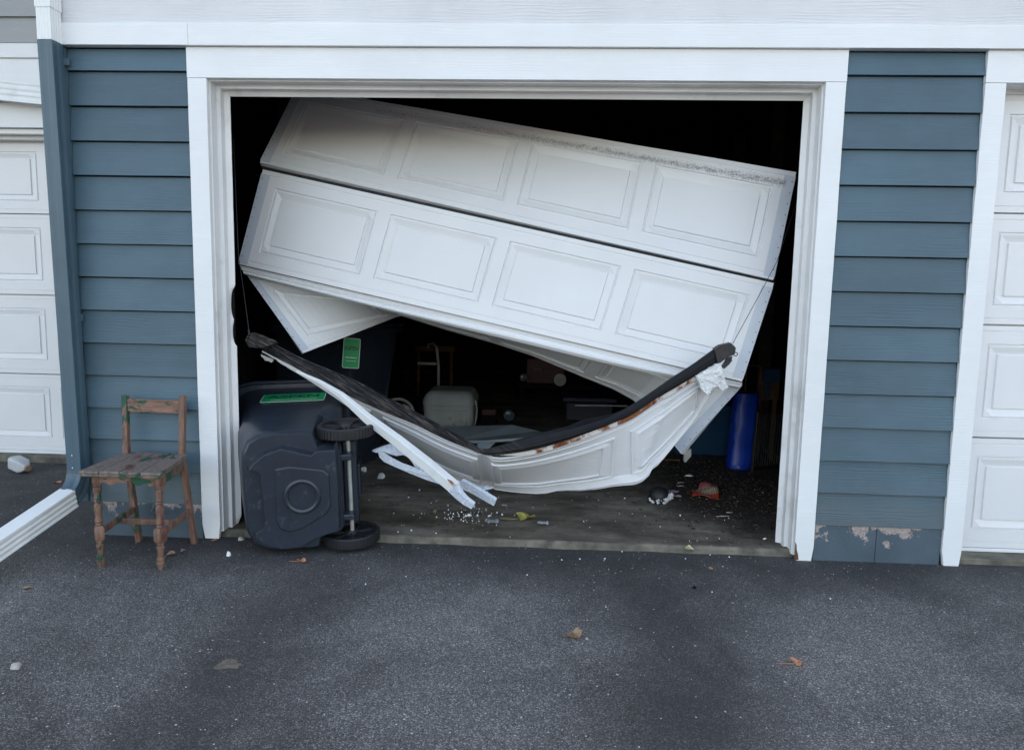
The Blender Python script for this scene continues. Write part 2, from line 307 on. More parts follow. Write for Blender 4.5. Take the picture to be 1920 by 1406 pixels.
# ------------------------------------------------------------------ mesh helpers
def org(o):
    p = Vector((0, 0, 0))
    while o: p += o.location; o = o.parent
    return p
def thing(name, label, cat, loc, group=None):
    o = bpy.data.objects.new(name, None); COL.objects.link(o); o.location = loc; o.empty_display_size = .05
    o['label'] = label; o['category'] = cat
    if group: o['group'] = group
    return o
def tag(o, label=None, cat=None, group=None, kind=None):
    for k, v in (('label', label), ('category', cat), ('group', group), ('kind', kind)):
        if v: o[k] = v
    return o
class MB:
    def __init__(s): s.v = []; s.f = []; s.m = []
    def add(s, vs, fs, mi=0):
        n = len(s.v); s.v += [Vector(p) for p in vs]
        for f in fs: s.f.append([i+n for i in f]); s.m.append(mi)
        return s
    def box(s, x0, x1, y0, y1, z0, z1, mi=0, X=None):
        vs = [Vector(p) for p in ((x0, y0, z0), (x1, y0, z0), (x1, y1, z0), (x0, y1, z0), (x0, y0, z1), (x1, y0, z1), (x1, y1, z1), (x0, y1, z1))]
        if X is not None: vs = [X @ p for p in vs]
        return s.add(vs, [(0, 3, 2, 1), (4, 5, 6, 7), (0, 1, 5, 4), (1, 2, 6, 5), (2, 3, 7, 6), (3, 0, 4, 7)], mi)
    def hexa(s, p, mi=0):   # eight corners: bottom ring, top ring
        return s.add(p, [(0, 3, 2, 1), (4, 5, 6, 7), (0, 1, 5, 4), (1, 2, 6, 5), (2, 3, 7, 6), (3, 0, 4, 7)], mi)
    def rings(s, rr, mi=0, cap=True, closed=True):
        n = len(rr[0]); vs = [p for r in rr for p in r]; fs = []
        for i in range(len(rr)-1):
            for j in range(n if closed else n-1):
                k = (j+1) % n; fs.append((i*n+j, i*n+k, (i+1)*n+k, (i+1)*n+j))
        if cap: fs.append(tuple(range(n))[::-1]); fs.append(tuple((len(rr)-1)*n+j for j in range(n)))
        return s.add(vs, fs, mi)
    def tube(s, pts, r, n=8, mi=0, cap=True):
        pts = [Vector(p) for p in pts]; rr = []; rads = r if isinstance(r, (list, tuple)) else [r]*len(pts)
        up = None
        for i, p in enumerate(pts):
            d = (pts[min(i+1, len(pts)-1)]-pts[max(i-1, 0)]).normalized()
            if up is None: up = Vector((0, 0, 1)) if abs(d.z) < .9 else Vector((1, 0, 0))
            a = d.cross(up).normalized(); up = a.cross(d).normalized()
            rr.append([p + rads[i]*(math.cos(2*math.pi*j/n)*a + math.sin(2*math.pi*j/n)*up) for j in range(n)])
        return s.rings(rr, mi, cap)
    def beam(s, pts, w, h, side, mi=0):   # rectangular section swept along pts; side = approx width direction
        pts = [Vector(p) for p in pts]; rr = []; side = Vector(side)
        for i, p in enumerate(pts):
            d = (pts[min(i+1, len(pts)-1)]-pts[max(i-1, 0)]).normalized()
            a = (side - d*side.dot(d)).normalized(); b = d.cross(a)
            ww = w[i] if isinstance(w, list) else w; hh = h[i] if isinstance(h, list) else h
            rr.append([p+a*ww/2+b*hh/2, p-a*ww/2+b*hh/2, p-a*ww/2-b*hh/2, p+a*ww/2-b*hh/2])
        return s.rings(rr, mi)
    def lathe(s, prof, X, n=24, mi=0, cap=True):
        rr = [[X @ Vector((r*math.cos(2*math.pi*j/n), r*math.sin(2*math.pi*j/n), z)) for j in range(n)] for r, z in prof]
        return s.rings(rr, mi, cap)
    def poly(s, pts, off, mi=0):          # plate: outline extruded by off
        n = len(pts); a = [Vector(p) for p in pts]; off = Vector(off); b = [p+off for p in a]
        fs = [tuple(range(n)), tuple(range(2*n-1, n-1, -1))] + [(i, i+n, (i+1) % n+n, (i+1) % n) for i in range(n)]
        return s.add(a+b, fs, mi)
    def build(s, name, mats, parent=None, smooth=False, bevel=0, seg=2, sub=0, tri=False):
        if not isinstance(mats, (list, tuple)): mats = [mats]
        me = bpy.data.meshes.new(name); o = bpy.data.objects.new(name, me); COL.objects.link(o)
        if parent is not None: o.parent = parent; q = org(parent)
        else:
            q = Vector((sum(p.x for p in s.v)/len(s.v), sum(p.y for p in s.v)/len(s.v), min(p.z for p in s.v))); o.location = q
        me.from_pydata([p-q for p in s.v], [], s.f)
        for m in mats: me.materials.append(M[m])
        for p, i in zip(me.polygons, s.m): p.material_index = i
        bm = bmesh.new(); bm.from_mesh(me); bmesh.ops.recalc_face_normals(bm, faces=bm.faces)
        if tri: bmesh.ops.triangulate(bm, faces=bm.faces)
        bm.to_mesh(me); bm.free()
        if bevel:
            b = o.modifiers.new('bevel', 'BEVEL'); b.width = bevel; b.segments = seg; b.limit_method = 'ANGLE'; b.angle_limit = R(35)
        if sub: b = o.modifiers.new('sub', 'SUBSURF'); b.levels = b.render_levels = sub
        if smooth:
            for p in me.polygons: p.use_smooth = True
            if not sub:
                b = o.modifiers.new('en', 'EDGE_SPLIT'); b.split_angle = R(38)
        return o
def box(name, m, parent, x0, x1, y0, y1, z0, z1, bevel=.002):
    return MB().box(x0, x1, y0, y1, z0, z1).build(name, m, parent, bevel=bevel)

def spline(pts):      # [(u, Vector)] -> smooth-ish interpolation (Catmull-Rom on u)
    def f(u):
        if u <= pts[0][0]: i = 0
        elif u >= pts[-1][0]: i = len(pts)-2
        else:
            i = max(k for k in range(len(pts)-1) if pts[k][0] <= u)
        u0, a = pts[i]; u1, b = pts[i+1]; s = (u-u0)/(u1-u0)
        def tan(k):
            if k == 0: return (pts[1][1]-pts[0][1])/(pts[1][0]-pts[0][0])
            if k == len(pts)-1: return (pts[-1][1]-pts[-2][1])/(pts[-1][0]-pts[-2][0])
            return (pts[k+1][1]-pts[k-1][1])/(pts[k+1][0]-pts[k-1][0])
        d = u1-u0; m0 = tan(i)*d; m1 = tan(i+1)*d
        return a*(2*s**3-3*s*s+1)+m0*(s**3-2*s*s+s)+b*(-2*s**3+3*s*s)+m1*(s**3-s*s)
    return f
def lin(pts):
    def f(u):
        i = 0
        for k in range(len(pts)-1):
            if pts[k][0] <= u: i = k
        u0, a = pts[i]; u1, b = pts[i+1]; s = (u-u0)/(u1-u0); return a+(b-a)*s
    return f
def surface(mb, F, us, vs, relief, thick, mi=0):
    # F(u,v) -> Vector, relief(u,v) along the outward normal, closed plate of given thickness
    nu, nv = len(us), len(vs); base = [[F(u, v) for v in vs] for u in us]
    def nrm(i, j):
        a = base[min(i+1, nu-1)][j]-base[max(i-1, 0)][j]; b = base[i][min(j+1, nv-1)]-base[i][max(j-1, 0)]
        n = b.cross(a)
        return n.normalized() if n.length > 1e-9 else Vector((0, -1, 0))
    nn = [[nrm(i, j) for j in range(nv)] for i in range(nu)]
    # smooth the normals slightly so relief does not tear at kinks
    front = [base[i][j]+nn[i][j]*relief(us[i], vs[j]) for i in range(nu) for j in range(nv)]
    back = [base[i][j]-nn[i][j]*thick for i in range(nu) for j in range(nv)]
    fs = []; K = nu*nv
    for i in range(nu-1):
        for j in range(nv-1):
            a, b, c, d = i*nv+j, (i+1)*nv+j, (i+1)*nv+j+1, i*nv+j+1
            fs.append((a, b, c, d)); fs.append((K+d, K+c, K+b, K+a))
    for i in range(nu-1):
        for j in (0, nv-1): a, b = i*nv+j, (i+1)*nv+j; fs.append((a, K+a, K+b, b))
    for j in range(nv-1):
        for i in (0, nu-1): a, b = i*nv+j, i*nv+j+1; fs.append((a, K+a, K+b, b))
    mb.add(front+back, fs, mi)

# ---- raised-panel garage door section: s along the door (m), t down from its top edge (m)
DW, DH = 2.74, .53
PM, PA, PG = .095, .585, .07
PT0, PT1 = .085, .445
prof = [(-.001, 0), (0, 0), (.003, -.008), (.009, -.008), (.012, -.001), (.016, -.001), (.050, -.010), (.053, -.002), (.060, -.002)]
def pd(d):
    if d <= 0: return 0.
    for (a, x), (b, y) in zip(prof, prof[1:]):
        if d <= b: return x+(y-x)*(d-a)/(b-a)
    return prof[-1][1]
def relief_panels(s, t, k=1.):
    for i in range(4):
        a = PM+i*(PA+PG)
        if a < s < a+PA and PT0 < t < PT1: return k*pd(min(s-a, a+PA-s, t-PT0, PT1-t))
    h = 0.
    if .024 < t < .030 or DH-.030 < t < DH-.024: h = -.0035*k
    return h
def brk(lo, hi): return [lo+p for p, _ in prof[1:]] + [hi-p for p, _ in prof[1:]]
S_LINES = sorted({round(x, 4) for x in sum([brk(PM+i*(PA+PG), PM+i*(PA+PG)+PA) for i in range(4)], [0, DW, .055, .06, DW-.055, DW-.06] + [DW*i/54 for i in range(55)])})
T_LINES = sorted({round(x, 4) for x in brk(PT0, PT1) + [0, .0235, .0245, .0295, .0305, DH-.0235, DH-.0245, DH-.0295, DH-.0305, DH, .05] + [PT0+.06+(PT1-PT0-.12)*i/6 for i in range(1, 6)]})
def door_section(name, parent, top, bot, mat='door', k=1., thick=.035, extra=None, stile=True, bulge=None):
    def F(s, t):
        a, b = top(s/DW), bot(s/DW); p = a+(b-a)*(t/DH)
        if bulge: p = p+bulge(s/DW, t/DH)
        return p
    sd = sum(map(ord, mat))+top(.5).z*7
    rel = (lambda s, t: relief_panels(s, t, k)+(extra(s, t) if extra else 0.)+.004*noise.noise(Vector((s*2.2, t*3, sd)))*(1 if parent.name.startswith('garage_door') else .4))
    mb = MB(); surface(mb, F, S_LINES, T_LINES, rel, thick)
    o = mb.build(name, mat, parent)
    if stile:
        for a, b in ((-.002, .052), (DW-.052, DW+.002)):
            m2 = MB(); surface(m2, F, [a, (a+b)/2, b], [x for x in T_LINES if .012 < x < DH-.012][::3]+[DH-.012], lambda s, t: .003, -.0002)
            for q in range(9):
                t = .05+q*.054; s0 = a+.012 if a < 1 else b-.012
                c = F(s0, t); n = (F(s0, t+.01)-c).cross(F(s0+.01, t)-c).normalized()
                X = Matrix.Translation(c+n*.003) @ n.to_track_quat('Z', 'Y').to_matrix().to_4x4()
                m2.lathe([(.0028, 0), (.002, .0015)], X, 8, 1)
            m2.build('end_stile', ['stile', 'blackmetal'], o)
    return o

# ------------------------------------------------------------------ ground
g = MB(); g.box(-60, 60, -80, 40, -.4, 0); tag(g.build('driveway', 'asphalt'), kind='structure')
g = MB(); g.box(-1.95, 1.95, .062, 6.6, -.2, .030); tag(g.build('garage_floor', 'slab'), kind='structure')
# worn front nosing of the slab, slightly uneven
mb = MB(); pts = []
nx = 90
for i in range(nx+1):
    x = -1.42+2.84*i/nx; dy = .012*noise.noise(Vector((x*5, 0, 0))); dz = .004*noise.noise(Vector((x*9, 3, 0)))
    pts.append([Vector((x, .042+dy, -.01)), Vector((x, .046+dy, .020+dz)), Vector((x, .056, .031+dz)), Vector((x, .066, .0335)), Vector((x, .066, -.01))])
mb.rings(pts); tag(mb.build('slab_edge', 'edge'), kind='structure')
g = MB(); g.box(-5.2, -2.3, 1.33, 1.60, -.1, .045); tag(g.build('left_threshold', 'edge', bevel=.006), kind='structure')
g = MB(); g.box(2.134, 4.9, .03, .3, -.1, .028); tag(g.build('right_threshold', 'edge', bevel=.006), kind='structure')

# ------------------------------------------------------------------ main garage building
B = thing('garage_building', 'blue-grey lap-sided garage block with white trim around the wrecked opening', 'building', (0, 0, 0))
def siding(parent, x0, x1, zs, y0, mat='siding', axis='y', name='lap_siding', proud=.019, seed=0):
    rnd = random.Random(seed); mb = MB()
    for a, b in zip(zs, zs[1:]):
        e = rnd.uniform(-.0012, .0012); n = 10; f, k = [], []
        p = [[], [], [], []]
        for i in range(n+1):
            x = x0+(x1-x0)*i/n; j = .0012*noise.noise(Vector((x*3, a*7, seed)))
            for q, (yy, zz) in enumerate(((y0+j, a+e+j), (y0+proud, b-.0055), (y0+proud+.006, b-.0055), (y0+proud+.006, a+e+j))):
                p[q].append(Vector((x, yy, zz)) if axis == 'y' else Vector((yy, x, zz)))
        mb.rings([[p[q][i] for q in range(4)] for i in range(n+1)])
    return mb.build(name, mat, parent)
zz = [.172+.1549*k for k in range(14)]
zl = zz+[2.2865]
siding(B, -2.018, -1.4605, zl, .004, seed=1)
siding(B, 1.4595, 2.0405, zl, .004, seed=2)
box('corner_board', 'blue', B, -2.050, -2.0195, -.002, .05, 0.170, 2.2865)
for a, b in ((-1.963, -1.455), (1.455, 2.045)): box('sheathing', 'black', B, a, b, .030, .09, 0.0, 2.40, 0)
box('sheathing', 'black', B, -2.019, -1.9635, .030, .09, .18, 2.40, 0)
# foundation blocks, mortar joints cut in
def foundation(x0, x1, joints):
    mb = MB(); xs = [x0]+joints+[x1]
    for a, b in zip(xs, xs[1:]): mb.box(a+.0008, b-.0008, .012, .023, -.02, .1745)
    mb.box(x0, x1, .0175, .0235, -.02, .174)
    return mb.build('foundation_block', 'block', B, bevel=.003)
foundation(-1.965, -1.4605, [-1.70]); foundation(1.4595, 2.0405, [1.745])
# casings, header, frieze and band boards
def casing(x0, x1, z0, z1, seed, name='casing', y0=0.):
    mb = MB(); rr = []
    n = 30
    for i in range(n+1):
        t = i/n; z = z0+(z1-z0)*t; e = .0015*noise.noise(Vector((z*6, seed, 0)))
        r = .012*max(0, 1-(z-z0)/.03)**2
        rr.append([Vector((x0+e+r, y0, z)), Vector((x1+e-r*.6, y0, z)), Vector((x1+e-r*.6, y0+.022, z)), Vector((x0+e+r, y0+.022, z))])
    mb.rings(rr); return mb.build(name, 'trim', B, bevel=.002)
casing(-1.4585, -1.3705, .004, 2.1525, 1); casing(1.3705, 1.4575, -.004, 2.1525, 5); casing(2.0425, 2.1300, -.004, 2.1525, 9)
casing(4.87, 4.96, 0, 2.1525, 12)
box('header_trim', 'trim', B, -1.4595, 1.4585, -.001, .022, 2.1535, 2.2865)
box('header_trim', 'trim', B, 2.0415, 4.97, -.001, .022, 2.1535, 2.2865)
box('frieze_board', 'trim', B, -2.052, -1.440, -.020, .03, 2.2885, 2.3815)
box('frieze_board', 'trim', B, -1.439, 5.6, -.0205, .03, 2.288, 2.382)
box('band_board', 'rough', B, -2.030, 5.6, -.006, .03, 2.3835, 2.72)
box('band_edge', 'trim', B, -2.056, -2.032, -.012, .03, 2.3835, 2.72)
# jamb profile swept round the opening:  (inset from the opening face, y)
PR = [(0, .0225), (0, .028), (.006, .028), (.006, .088), (.024, .088), (.024, .128), (0, .128)]
def jamb(x0, x1, H, parent, zb=.034, PR=PR, name='jamb'):
    for side in ('l', 'r'):
        mb = MB(); rr = []
        for t in [0, .012, .025, .04, .06]+[.1+(H-.1)*k/20 for k in range(21)]:
            row = []
            for (i, y) in PR+[(-.012, .128), (-.012, .0225)]:
                x = (x0+i) if side == 'l' else (x1-i)
                z = zb+t if t < H-.001 else H-i
                if side == 'r' and t < .03: z = zb+t+.5*max(0, i)*0+(.02-max(0, y-.02)*.3 if t == 0 else 0)*(-1 if y < .05 else .5)*.8
                if side == 'r' and t < .07 and i > -.01: x += .003*noise.noise(Vector((t*60, y*50, 4)))
                row.append(Vector((x, y, min(z, H-i) if t > .1 else z)))
            rr.append(row)
        mb.rings(rr); mb.build(name, 'jamb', parent)
    mb = MB(); rr = []
    for k in range(13):
        rr.append([Vector((x0+i*(1) + (x1-x0-2*i)*k/12, y, H-i)) for (i, y) in PR+[(-.012, .128), (-.012, .0225)]])
    mb.rings(rr); mb.build(name, 'jamb', parent)
jamb(-1.37, 1.37, 2.1525, B)
# vinyl flap of the door stop; the left one has two bites torn out of it
def flap(side):
    mb = MB(); rr = []
    for k in range(160):
        z = .036+(2.125-.036)*k/159
        cut = 0
        if side < 0:
            for zc, hh, dd in ((1.135, .085, .024), (1.0, .066, .019)):
                q = (z-zc)/hh
                if abs(q) < 1: cut = max(cut, dd*(1-q*q)**.5)
        cut += .0012*abs(noise.noise(Vector((z*14, side, 0))))+(.02*max(0, 1-(z-.03)/.05) if side < 0 else 0)
        if side > 0: cut += .014*max(0, 1-(2.125-z)/.02)
        i1 = .047-cut; x = lambda i: side*(1.37-i)
        rr.append([Vector((x(.0235), .1285, z)), Vector((x(i1), .142, z)), Vector((x(i1), .146, z)), Vector((x(.0), .146, z)), Vector((x(.0), .1285, z))])
    mb.rings(rr); mb.build('weather_stop', 'jamb', B)
flap(-1); flap(1)
mb = MB(); H = 2.1525
rr = [[Vector((x, .1285, H-.0235)), Vector((x, .142, H-.047)), Vector((x, .146, H-.047)), Vector((x, .146, H)), Vector((x, .1285, H))] for x in [-1.345+2.69*k/20 for k in range(21)]]
mb.rings(rr); mb.build('weather_stop', 'jamb', B)
# framing and dark room behind
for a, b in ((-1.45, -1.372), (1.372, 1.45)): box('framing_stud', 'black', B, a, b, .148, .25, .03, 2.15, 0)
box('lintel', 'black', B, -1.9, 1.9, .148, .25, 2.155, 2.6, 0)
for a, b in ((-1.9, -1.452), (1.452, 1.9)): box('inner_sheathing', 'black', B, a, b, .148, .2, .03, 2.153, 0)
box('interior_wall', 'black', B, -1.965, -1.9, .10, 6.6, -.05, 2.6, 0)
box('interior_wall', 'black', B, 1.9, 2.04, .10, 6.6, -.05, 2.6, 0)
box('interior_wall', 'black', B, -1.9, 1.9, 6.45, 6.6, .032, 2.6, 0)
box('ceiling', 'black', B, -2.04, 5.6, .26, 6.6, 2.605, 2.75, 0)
for y in (1.2, 2.4, 3.6, 4.8):
    for sx in (-1, 1): box('wall_stud', 'darkwood', B, min(sx*1.9, sx*1.81), max(sx*1.9, sx*1.81), y, y+.04, .032, 2.6, 0)
# return wall, upper storey and roof (beyond the frame; storey and roof height set to shade the bay)
siding(B, .03, 1.36, [.172+.155*k for k in range(17)], -2.052, axis='x', name='return_wall', seed=4, proud=.008)
siding(B, -2.03, 5.6, [2.7225+.16*k for k in range(18)], .004, 'greys', name='upper_siding', seed=5)
box('upper_wall', 'greys', B, -2.03, 5.6, .03, 6.6, 2.76, 5.6, 0)
mb = MB(); rr = [[Vector((x, -.45, 5.55)), Vector((x, -.45, 5.65)), Vector((x, 3.3, 7.4)), Vector((x, 7.0, 5.65)), Vector((x, 7.0, 5.55))] for x in (-9.2, 9)]
mb.rings(rr); mb.build('roof', 'roof', B)
box('upper_wall', 'greys', B, 5.61, 8.8, .0, 6.6, 0, 5.54, 0)
for x in (.2, 3.4):
    wf = box('window', 'trim', B, x-.6, x+.6, -.03, .03, 3.4, 4.7); box('pane', 'window', wf, x-.53, x+.53, -.034, -.031, 3.47, 4.63, 0)
for nm, q in (('rear_wall', (2.04, 8.8, 6.45, 6.6, -.05, 2.755)), ('side_wall', (5.58, 5.72, .05, 6.45, -.05, 2.60)), ('sheathing', (2.046, 2.128, .0905, .25, 0, 2.6))): box(nm, 'black', B, *q, 0)  # unseen walls and backing, added to stop sun leaking into the bays
box('rear_wall', 'greys', B, -2.03, 2.039, 6.61, 6.7, -.05, 2.755, 0)
# closed door on the right
rd = box('closed_door', 'door', B, 2.135, 4.865, .165, .17, .03, 2.14, 0)
jamb(2.1305, 4.869, 2.1525, B, PR=[(0, .0225), (0, .12), (.018, .12), (.018, .128), (0, .128)])
for i, (za, zb) in enumerate(((2.135, 1.622), (1.6145, 1.117), (1.109, .588), (.580, .050))):
    T = (lambda z: (lambda u: Vector((2.134+u*2.732, .13, z))))
    door_section('door_section', B if False else rd, T(za), T(zb), thick=.03, stile=False)
box('bottom_seal', 'white_metal', rd, 2.136, 4.864, .126, .16, .0300, .047, .002)

# ------------------------------------------------------------------ set-back garage on the left
LB = thing('garage_building', 'set-back garage unit with grey siding above a white door, behind the downspout', 'building', (-3.75, 1.25, 0))
siding(LB, -8, -2.06, [2.665+.1535*k for k in range(14)], 1.254, 'greys', seed=8)
box('wall', 'greys', LB, -8, -2.06, 1.275, 6.6, 2.2, 5.5, 0)
box('frieze_board', 'trim', LB, -8, -2.06, 1.235, 1.275, 2.572, 2.656)
box('trim_board', 'trim', LB, -8, -2.06, 1.25, 1.275, 2.318, 2.5705)
box('header_trim', 'trim', LB, -8, -2.06, 1.245, 1.275, 2.158, 2.306)
box('wall', 'greys', LB, -8, -5.14, 1.262, 1.6, 0, 2.157, 0)
box('wall', 'siding', LB, -2.36, -2.06, 1.262, 1.6, 0, 2.157, 0)
box('casing', 'trim', LB, -5.23, -5.14, 1.24, 1.2615, 0, 2.157); box('casing', 'trim', LB, -2.36, -2.27, 1.24, 1.2615, 0, 2.157)
box('rear_wall', 'greys', LB, -8, -2.06, 6.45, 6.6, -.05, 2.19, 0)  # unseen, added to close the back against stray sun
box('header_lip', 'jamb', LB, -5.14, -2.36, 1.276, 1.385, 2.125, 2.156)
box('header_lip', 'jamb', LB, -5.14, -2.36, 1.34, 1.39, 2.10, 2.124)
ld = box('closed_door', 'door', LB, -5.139, -2.361, 1.44, 1.47, .05, 2.13, 0)
for (za, zb) in ((2.112, 1.645), (1.637, 1.120), (1.112, .594), (.586, .068)):
    T = (lambda z: (lambda u: Vector((-5.125+u*2.74, 1.405, z))))
    door_section('door_section', ld, T(za), T(zb), thick=.03, stile=False)
box('bottom_seal', 'white_metal', ld, -5.138, -2.362, 1.40, 1.438, .046, .066, .002)

# ribbed downspouts -----------------------------------------------------------
def ribbed(mb, pts, w, h, side, mi=0, ribs=3, faces='abcd'):
    pts = [Vector(p) for p in pts]; side = Vector(side); rr = []
    for i, p in enumerate(pts):
        d = (pts[min(i+1, len(pts)-1)]-pts[max(i-1, 0)]).normalized()
        a = (side-d*side.dot(d)).normalized(); b = d.cross(a); row = []
        def edge(p0, p1, nrm, fc):
            n = ribs*2+1
            for k in range(n*2):
                t = k/(n*2); off = -.0035 if (k//2) % 2 and fc in faces else 0
                row.append(p0+(p1-p0)*t+nrm*off*(1 if .04 < t < .96 else 0))
        A, Bc, Cc, D = p+a*w/2+b*h/2, p-a*w/2+b*h/2, p-a*w/2-b*h/2, p+a*w/2-b*h/2
        edge(A, Bc, b, 'a'); edge(Bc, Cc, -a, 'b'); edge(Cc, D, -b, 'c'); edge(D, A, a, 'd')
        rr.append(row)
    mb.rings(rr, mi)
DS = thing('downspout', 'tall blue-grey painted downspout with white upper length at the siding corner', 'downspout', (-2.05, -.05, 0))
mb = MB(); ribbed(mb, [(-2.051+.026*(2.29-z)/1.95, -.0535, z) for z in (.335, .8, 1.3, 1.8, 2.289)], .068, .080, (1, 0, 0), ribs=1); mb.build('pipe', 'blue', DS, bevel=.002)
mb = MB(); ribbed(mb, [(-2.051, -.0535, z) for z in (2.290, 2.5, 3.2)], .0655, .079, (1, 0, 0), ribs=4); mb.build('upper_pipe', 'white_metal', DS, bevel=.0015)
mb = MB(); ribbed(mb, [(-2.051, -.0535, 2.425), (-2.051, -.0535, 2.6)], .072, .085, (1, 0, 0), ribs=4); mb.build('pipe_sleeve', 'white_metal', DS, bevel=.0015)
mb = MB()
arc = []
for k in range(9):
    a = R(62)*k/8; r = .13
    dirx, diry = -.10, -.99
    q = r*(1-math.cos(a)); arc.append(Vector((-2.025+dirx*q, -.0535+diry*q, .345-r*math.sin(a))))
ribbed(mb, arc, .071, .084, (1, 0, 0), ribs=1); el = mb.build('elbow', 'blue', DS, bevel=.002)
mb = MB()
for k in (2, 3, 4, 5, 6):
    ribbed(mb, [arc[k]+(arc[k+1]-arc[k])*.1, arc[k]+(arc[k+1]-arc[k])*.35], .071, .085, (1, 0, 0), ribs=2)
mb.build('crimp', 'blue', el)
for z in (.36, .42):
    mb = MB(); mb.lathe([(.0035, 0), (.0025, .0025)], Matrix.Translation((-2.03, -.0935, z)) @ Matrix.Rotation(R(90), 4, 'X'), 8); mb.build('rivet', 'white_metal', DS)
for z in (.5, 1.05, 2.2):
    mb = MB(); mb.box(-2.085, -1.995, -.016, -.004, z, z+.03); mb.build('strap', 'blue', DS, bevel=.001)
EX0 = arc[-1]+Vector((0, 0, -.004)); EX1 = Vector((-2.16, -.78, .046))
mb = MB(); ribbed(mb, [EX0, EX0.lerp(EX1, .3), EX0.lerp(EX1, .6), EX1], .077, .09, (1, .1, 0), ribs=3, faces='bd')
mb.build('extension', 'white_metal', DS, bevel=.0015)
mb = MB(); p0 = aty(-330, 137, 1.17); p1 = aty(125, 184, 1.17); ribbed(mb, [p0, (p0+p1)/2, p1], .06, .115, (0, 1, 0), ribs=3)
tag(mb.build('downspout_run', 'white_metal'), 'white ribbed downspout length sloping across the trim above the left door', 'downspout')

# ------------------------------------------------------------------ the wrecked garage door
D = thing('garage_door', 'crushed white raised-panel garage door hanging tilted in the open bay', 'garage door', (0, .45, .6))
P = lambda *a: aty(*a)
def edge(pts): return spline([(u, aty(x, y, d)) for u, x, y, d in pts])
s1 = door_section('door_section', D, lin([(0, P(557, 164, .96)), (1, P(1493, 323, .46))]), lin([(0, P(487, 305, .66)), (1, P(1450, 525, .395))]), thick=.04)
tag(s1, 'top section of the tilted door with a grimy band along its upper edge')
# dirty band of old weatherstrip marks
F1 = lambda s, t: (lambda a, b: a+(b-a)*t/DH)(lin([(0, P(557, 164, .96)), (1, P(1493, 323, .46))])(s/DW), lin([(0, P(487, 305, .66)), (1, P(1450, 525, .395))])(s/DW))
s2 = door_section('door_section', D, lin([(0, P(493, 318, .635)), (1, P(1451, 531, .375))]), lin([(0, P(447, 495, .58)), (1, P(1391, 715, .33))]), thick=.04)
tag(s2, 'second section of the tilted door, nearly undamaged')
mb = MB(); rnd = random.Random(4)
for k in range(4200):
    s = .5+2.2*rnd.random(); t = .062+rnd.gauss(0, .009); ln = rnd.uniform(.002, .006)
    if rnd.random() > .35+.6*(s/DW): continue
    a = F1(s, t); b = F1(min(s+ln, DW), t+rnd.uniform(-.004, .004)); n = (F1(s, t+.01)-a).cross(F1(s+.01, t)-a).normalized()
    h = (F1(s, t+.0016)-a)*rnd.uniform(.4, 1.2)
    mb.add([a+n*.0052, b+n*.0052, b+h+n*.0052, a+h+n*.0052], [(0, 1, 2, 3)])
M['smudge'] = simple('grime', (.2, .2, .2), .8, .4, 30, 0)
mb.build('grime_band', 'smudge', s1)
# dark hinge line between the sections
def strip(name, mat, ptsA, ptsB, parent, rel=0., thick=.01, n=40, nv=2, relief=None, smooth=False):
    a, b = spline(ptsA) if len(ptsA) > 2 else lin(ptsA), spline(ptsB) if len(ptsB) > 2 else lin(ptsB)
    mb = MB(); surface(mb, lambda u, v: a(u)+(b(u)-a(u))*v, [i/n for i in range(n+1)], [j/nv for j in range(nv+1)], relief or (lambda u, v: rel), thick)
    return mb.build(name, mat, parent, smooth=smooth)
strip('hinge_rail', 'blackmetal', [(0, P(488, 306, .69)), (1, P(1450, 526, .42))], [(0, P(493, 321, .67)), (1, P(1451, 534, .41))], D, thick=.02)
# top edge rails of section three, seen below section two
def railrel(u, v): return .006*math.sin(v*math.pi*5)
strip('edge_rail', 'door', [(0, P(449, 497, .60)), (.5, P(920, 606, .49)), (1, P(1392, 717, .36))],
      [(0, P(458, 514, .585)), (.3, P(748, 585, .50)), (.55, P(985, 639, .42)), (.8, P(1195, 690, .37)), (1, P(1388, 727, .35))], D, thick=.02, nv=16, relief=railrel)
# section three: folded inwards below section two
top3 = lin([(0, P(457, 506, .615)), (1, P(1392, 722, .385))])
b3 = []
for u, x, y, far in ((0, 568, 662, 0), (.13, 655, 629, 1), (.27, 750, 592, 1), (.38, 835, 618, 1), (.48, 920, 642, 1), (.6, 1000, 668, 1), (.74, 1100, 709, 1), (.8, 1152, 730, 1), (.86, 1192, 753, 1), (.94, 1240, 805, 1), (1, 1276, 850, 0)):
    yy = .63+(1.00-.63)*min(1, u/.27) if u < .5 else (1.0-.12*(u-.5)/.36 if u < .86 else .88-.38*(u-.86)/.14)
    b3.append((u, P(x, y, yy)))
# ease the depth near both ends
s3 = door_section('door_section', D, top3, lin(b3), 'door', thick=.022)
tag(s3, 'third section, creased and folded inwards')
# section four: bent bowl, bottom edge up
def uu(x): return (x-491)/(905-491)*.5 if x < 905 else (.5+(x-905)/(1182-905)*.252 if x < 1182 else .752+(x-1182)/(1345-1182)*.248)
seal_lo = [(491, 656, .25), (562, 693, .20), (612, 720, .165), (669, 748, .125), (722, 772, .085), (776, 794, .045), (829, 820, -.02), (880, 841, -.09), (905, 850, -.12), (931, 851, -.125), (996, 843, -.11), (1067, 823, -.08), (1135, 798, -.03), (1182, 778, .01), (1228, 748, .06), (1265, 727, .1), (1302, 705, .125), (1345, 682, .15)]
seal_up = [(500, 638, .26), (562, 671, .205), (612, 692, .17), (669, 716, .13), (722, 745, .09), (776, 772, .05), (829, 801, -.015), (880, 828, -.08), (905, 841, -.11), (931, 838, -.11), (996, 819, -.095), (1067, 804, -.07), (1135, 785, -.025), (1182, 762, .015), (1228, 732, .065), (1265, 706, .105), (1302, 682, .13), (1345, 651, .155)]
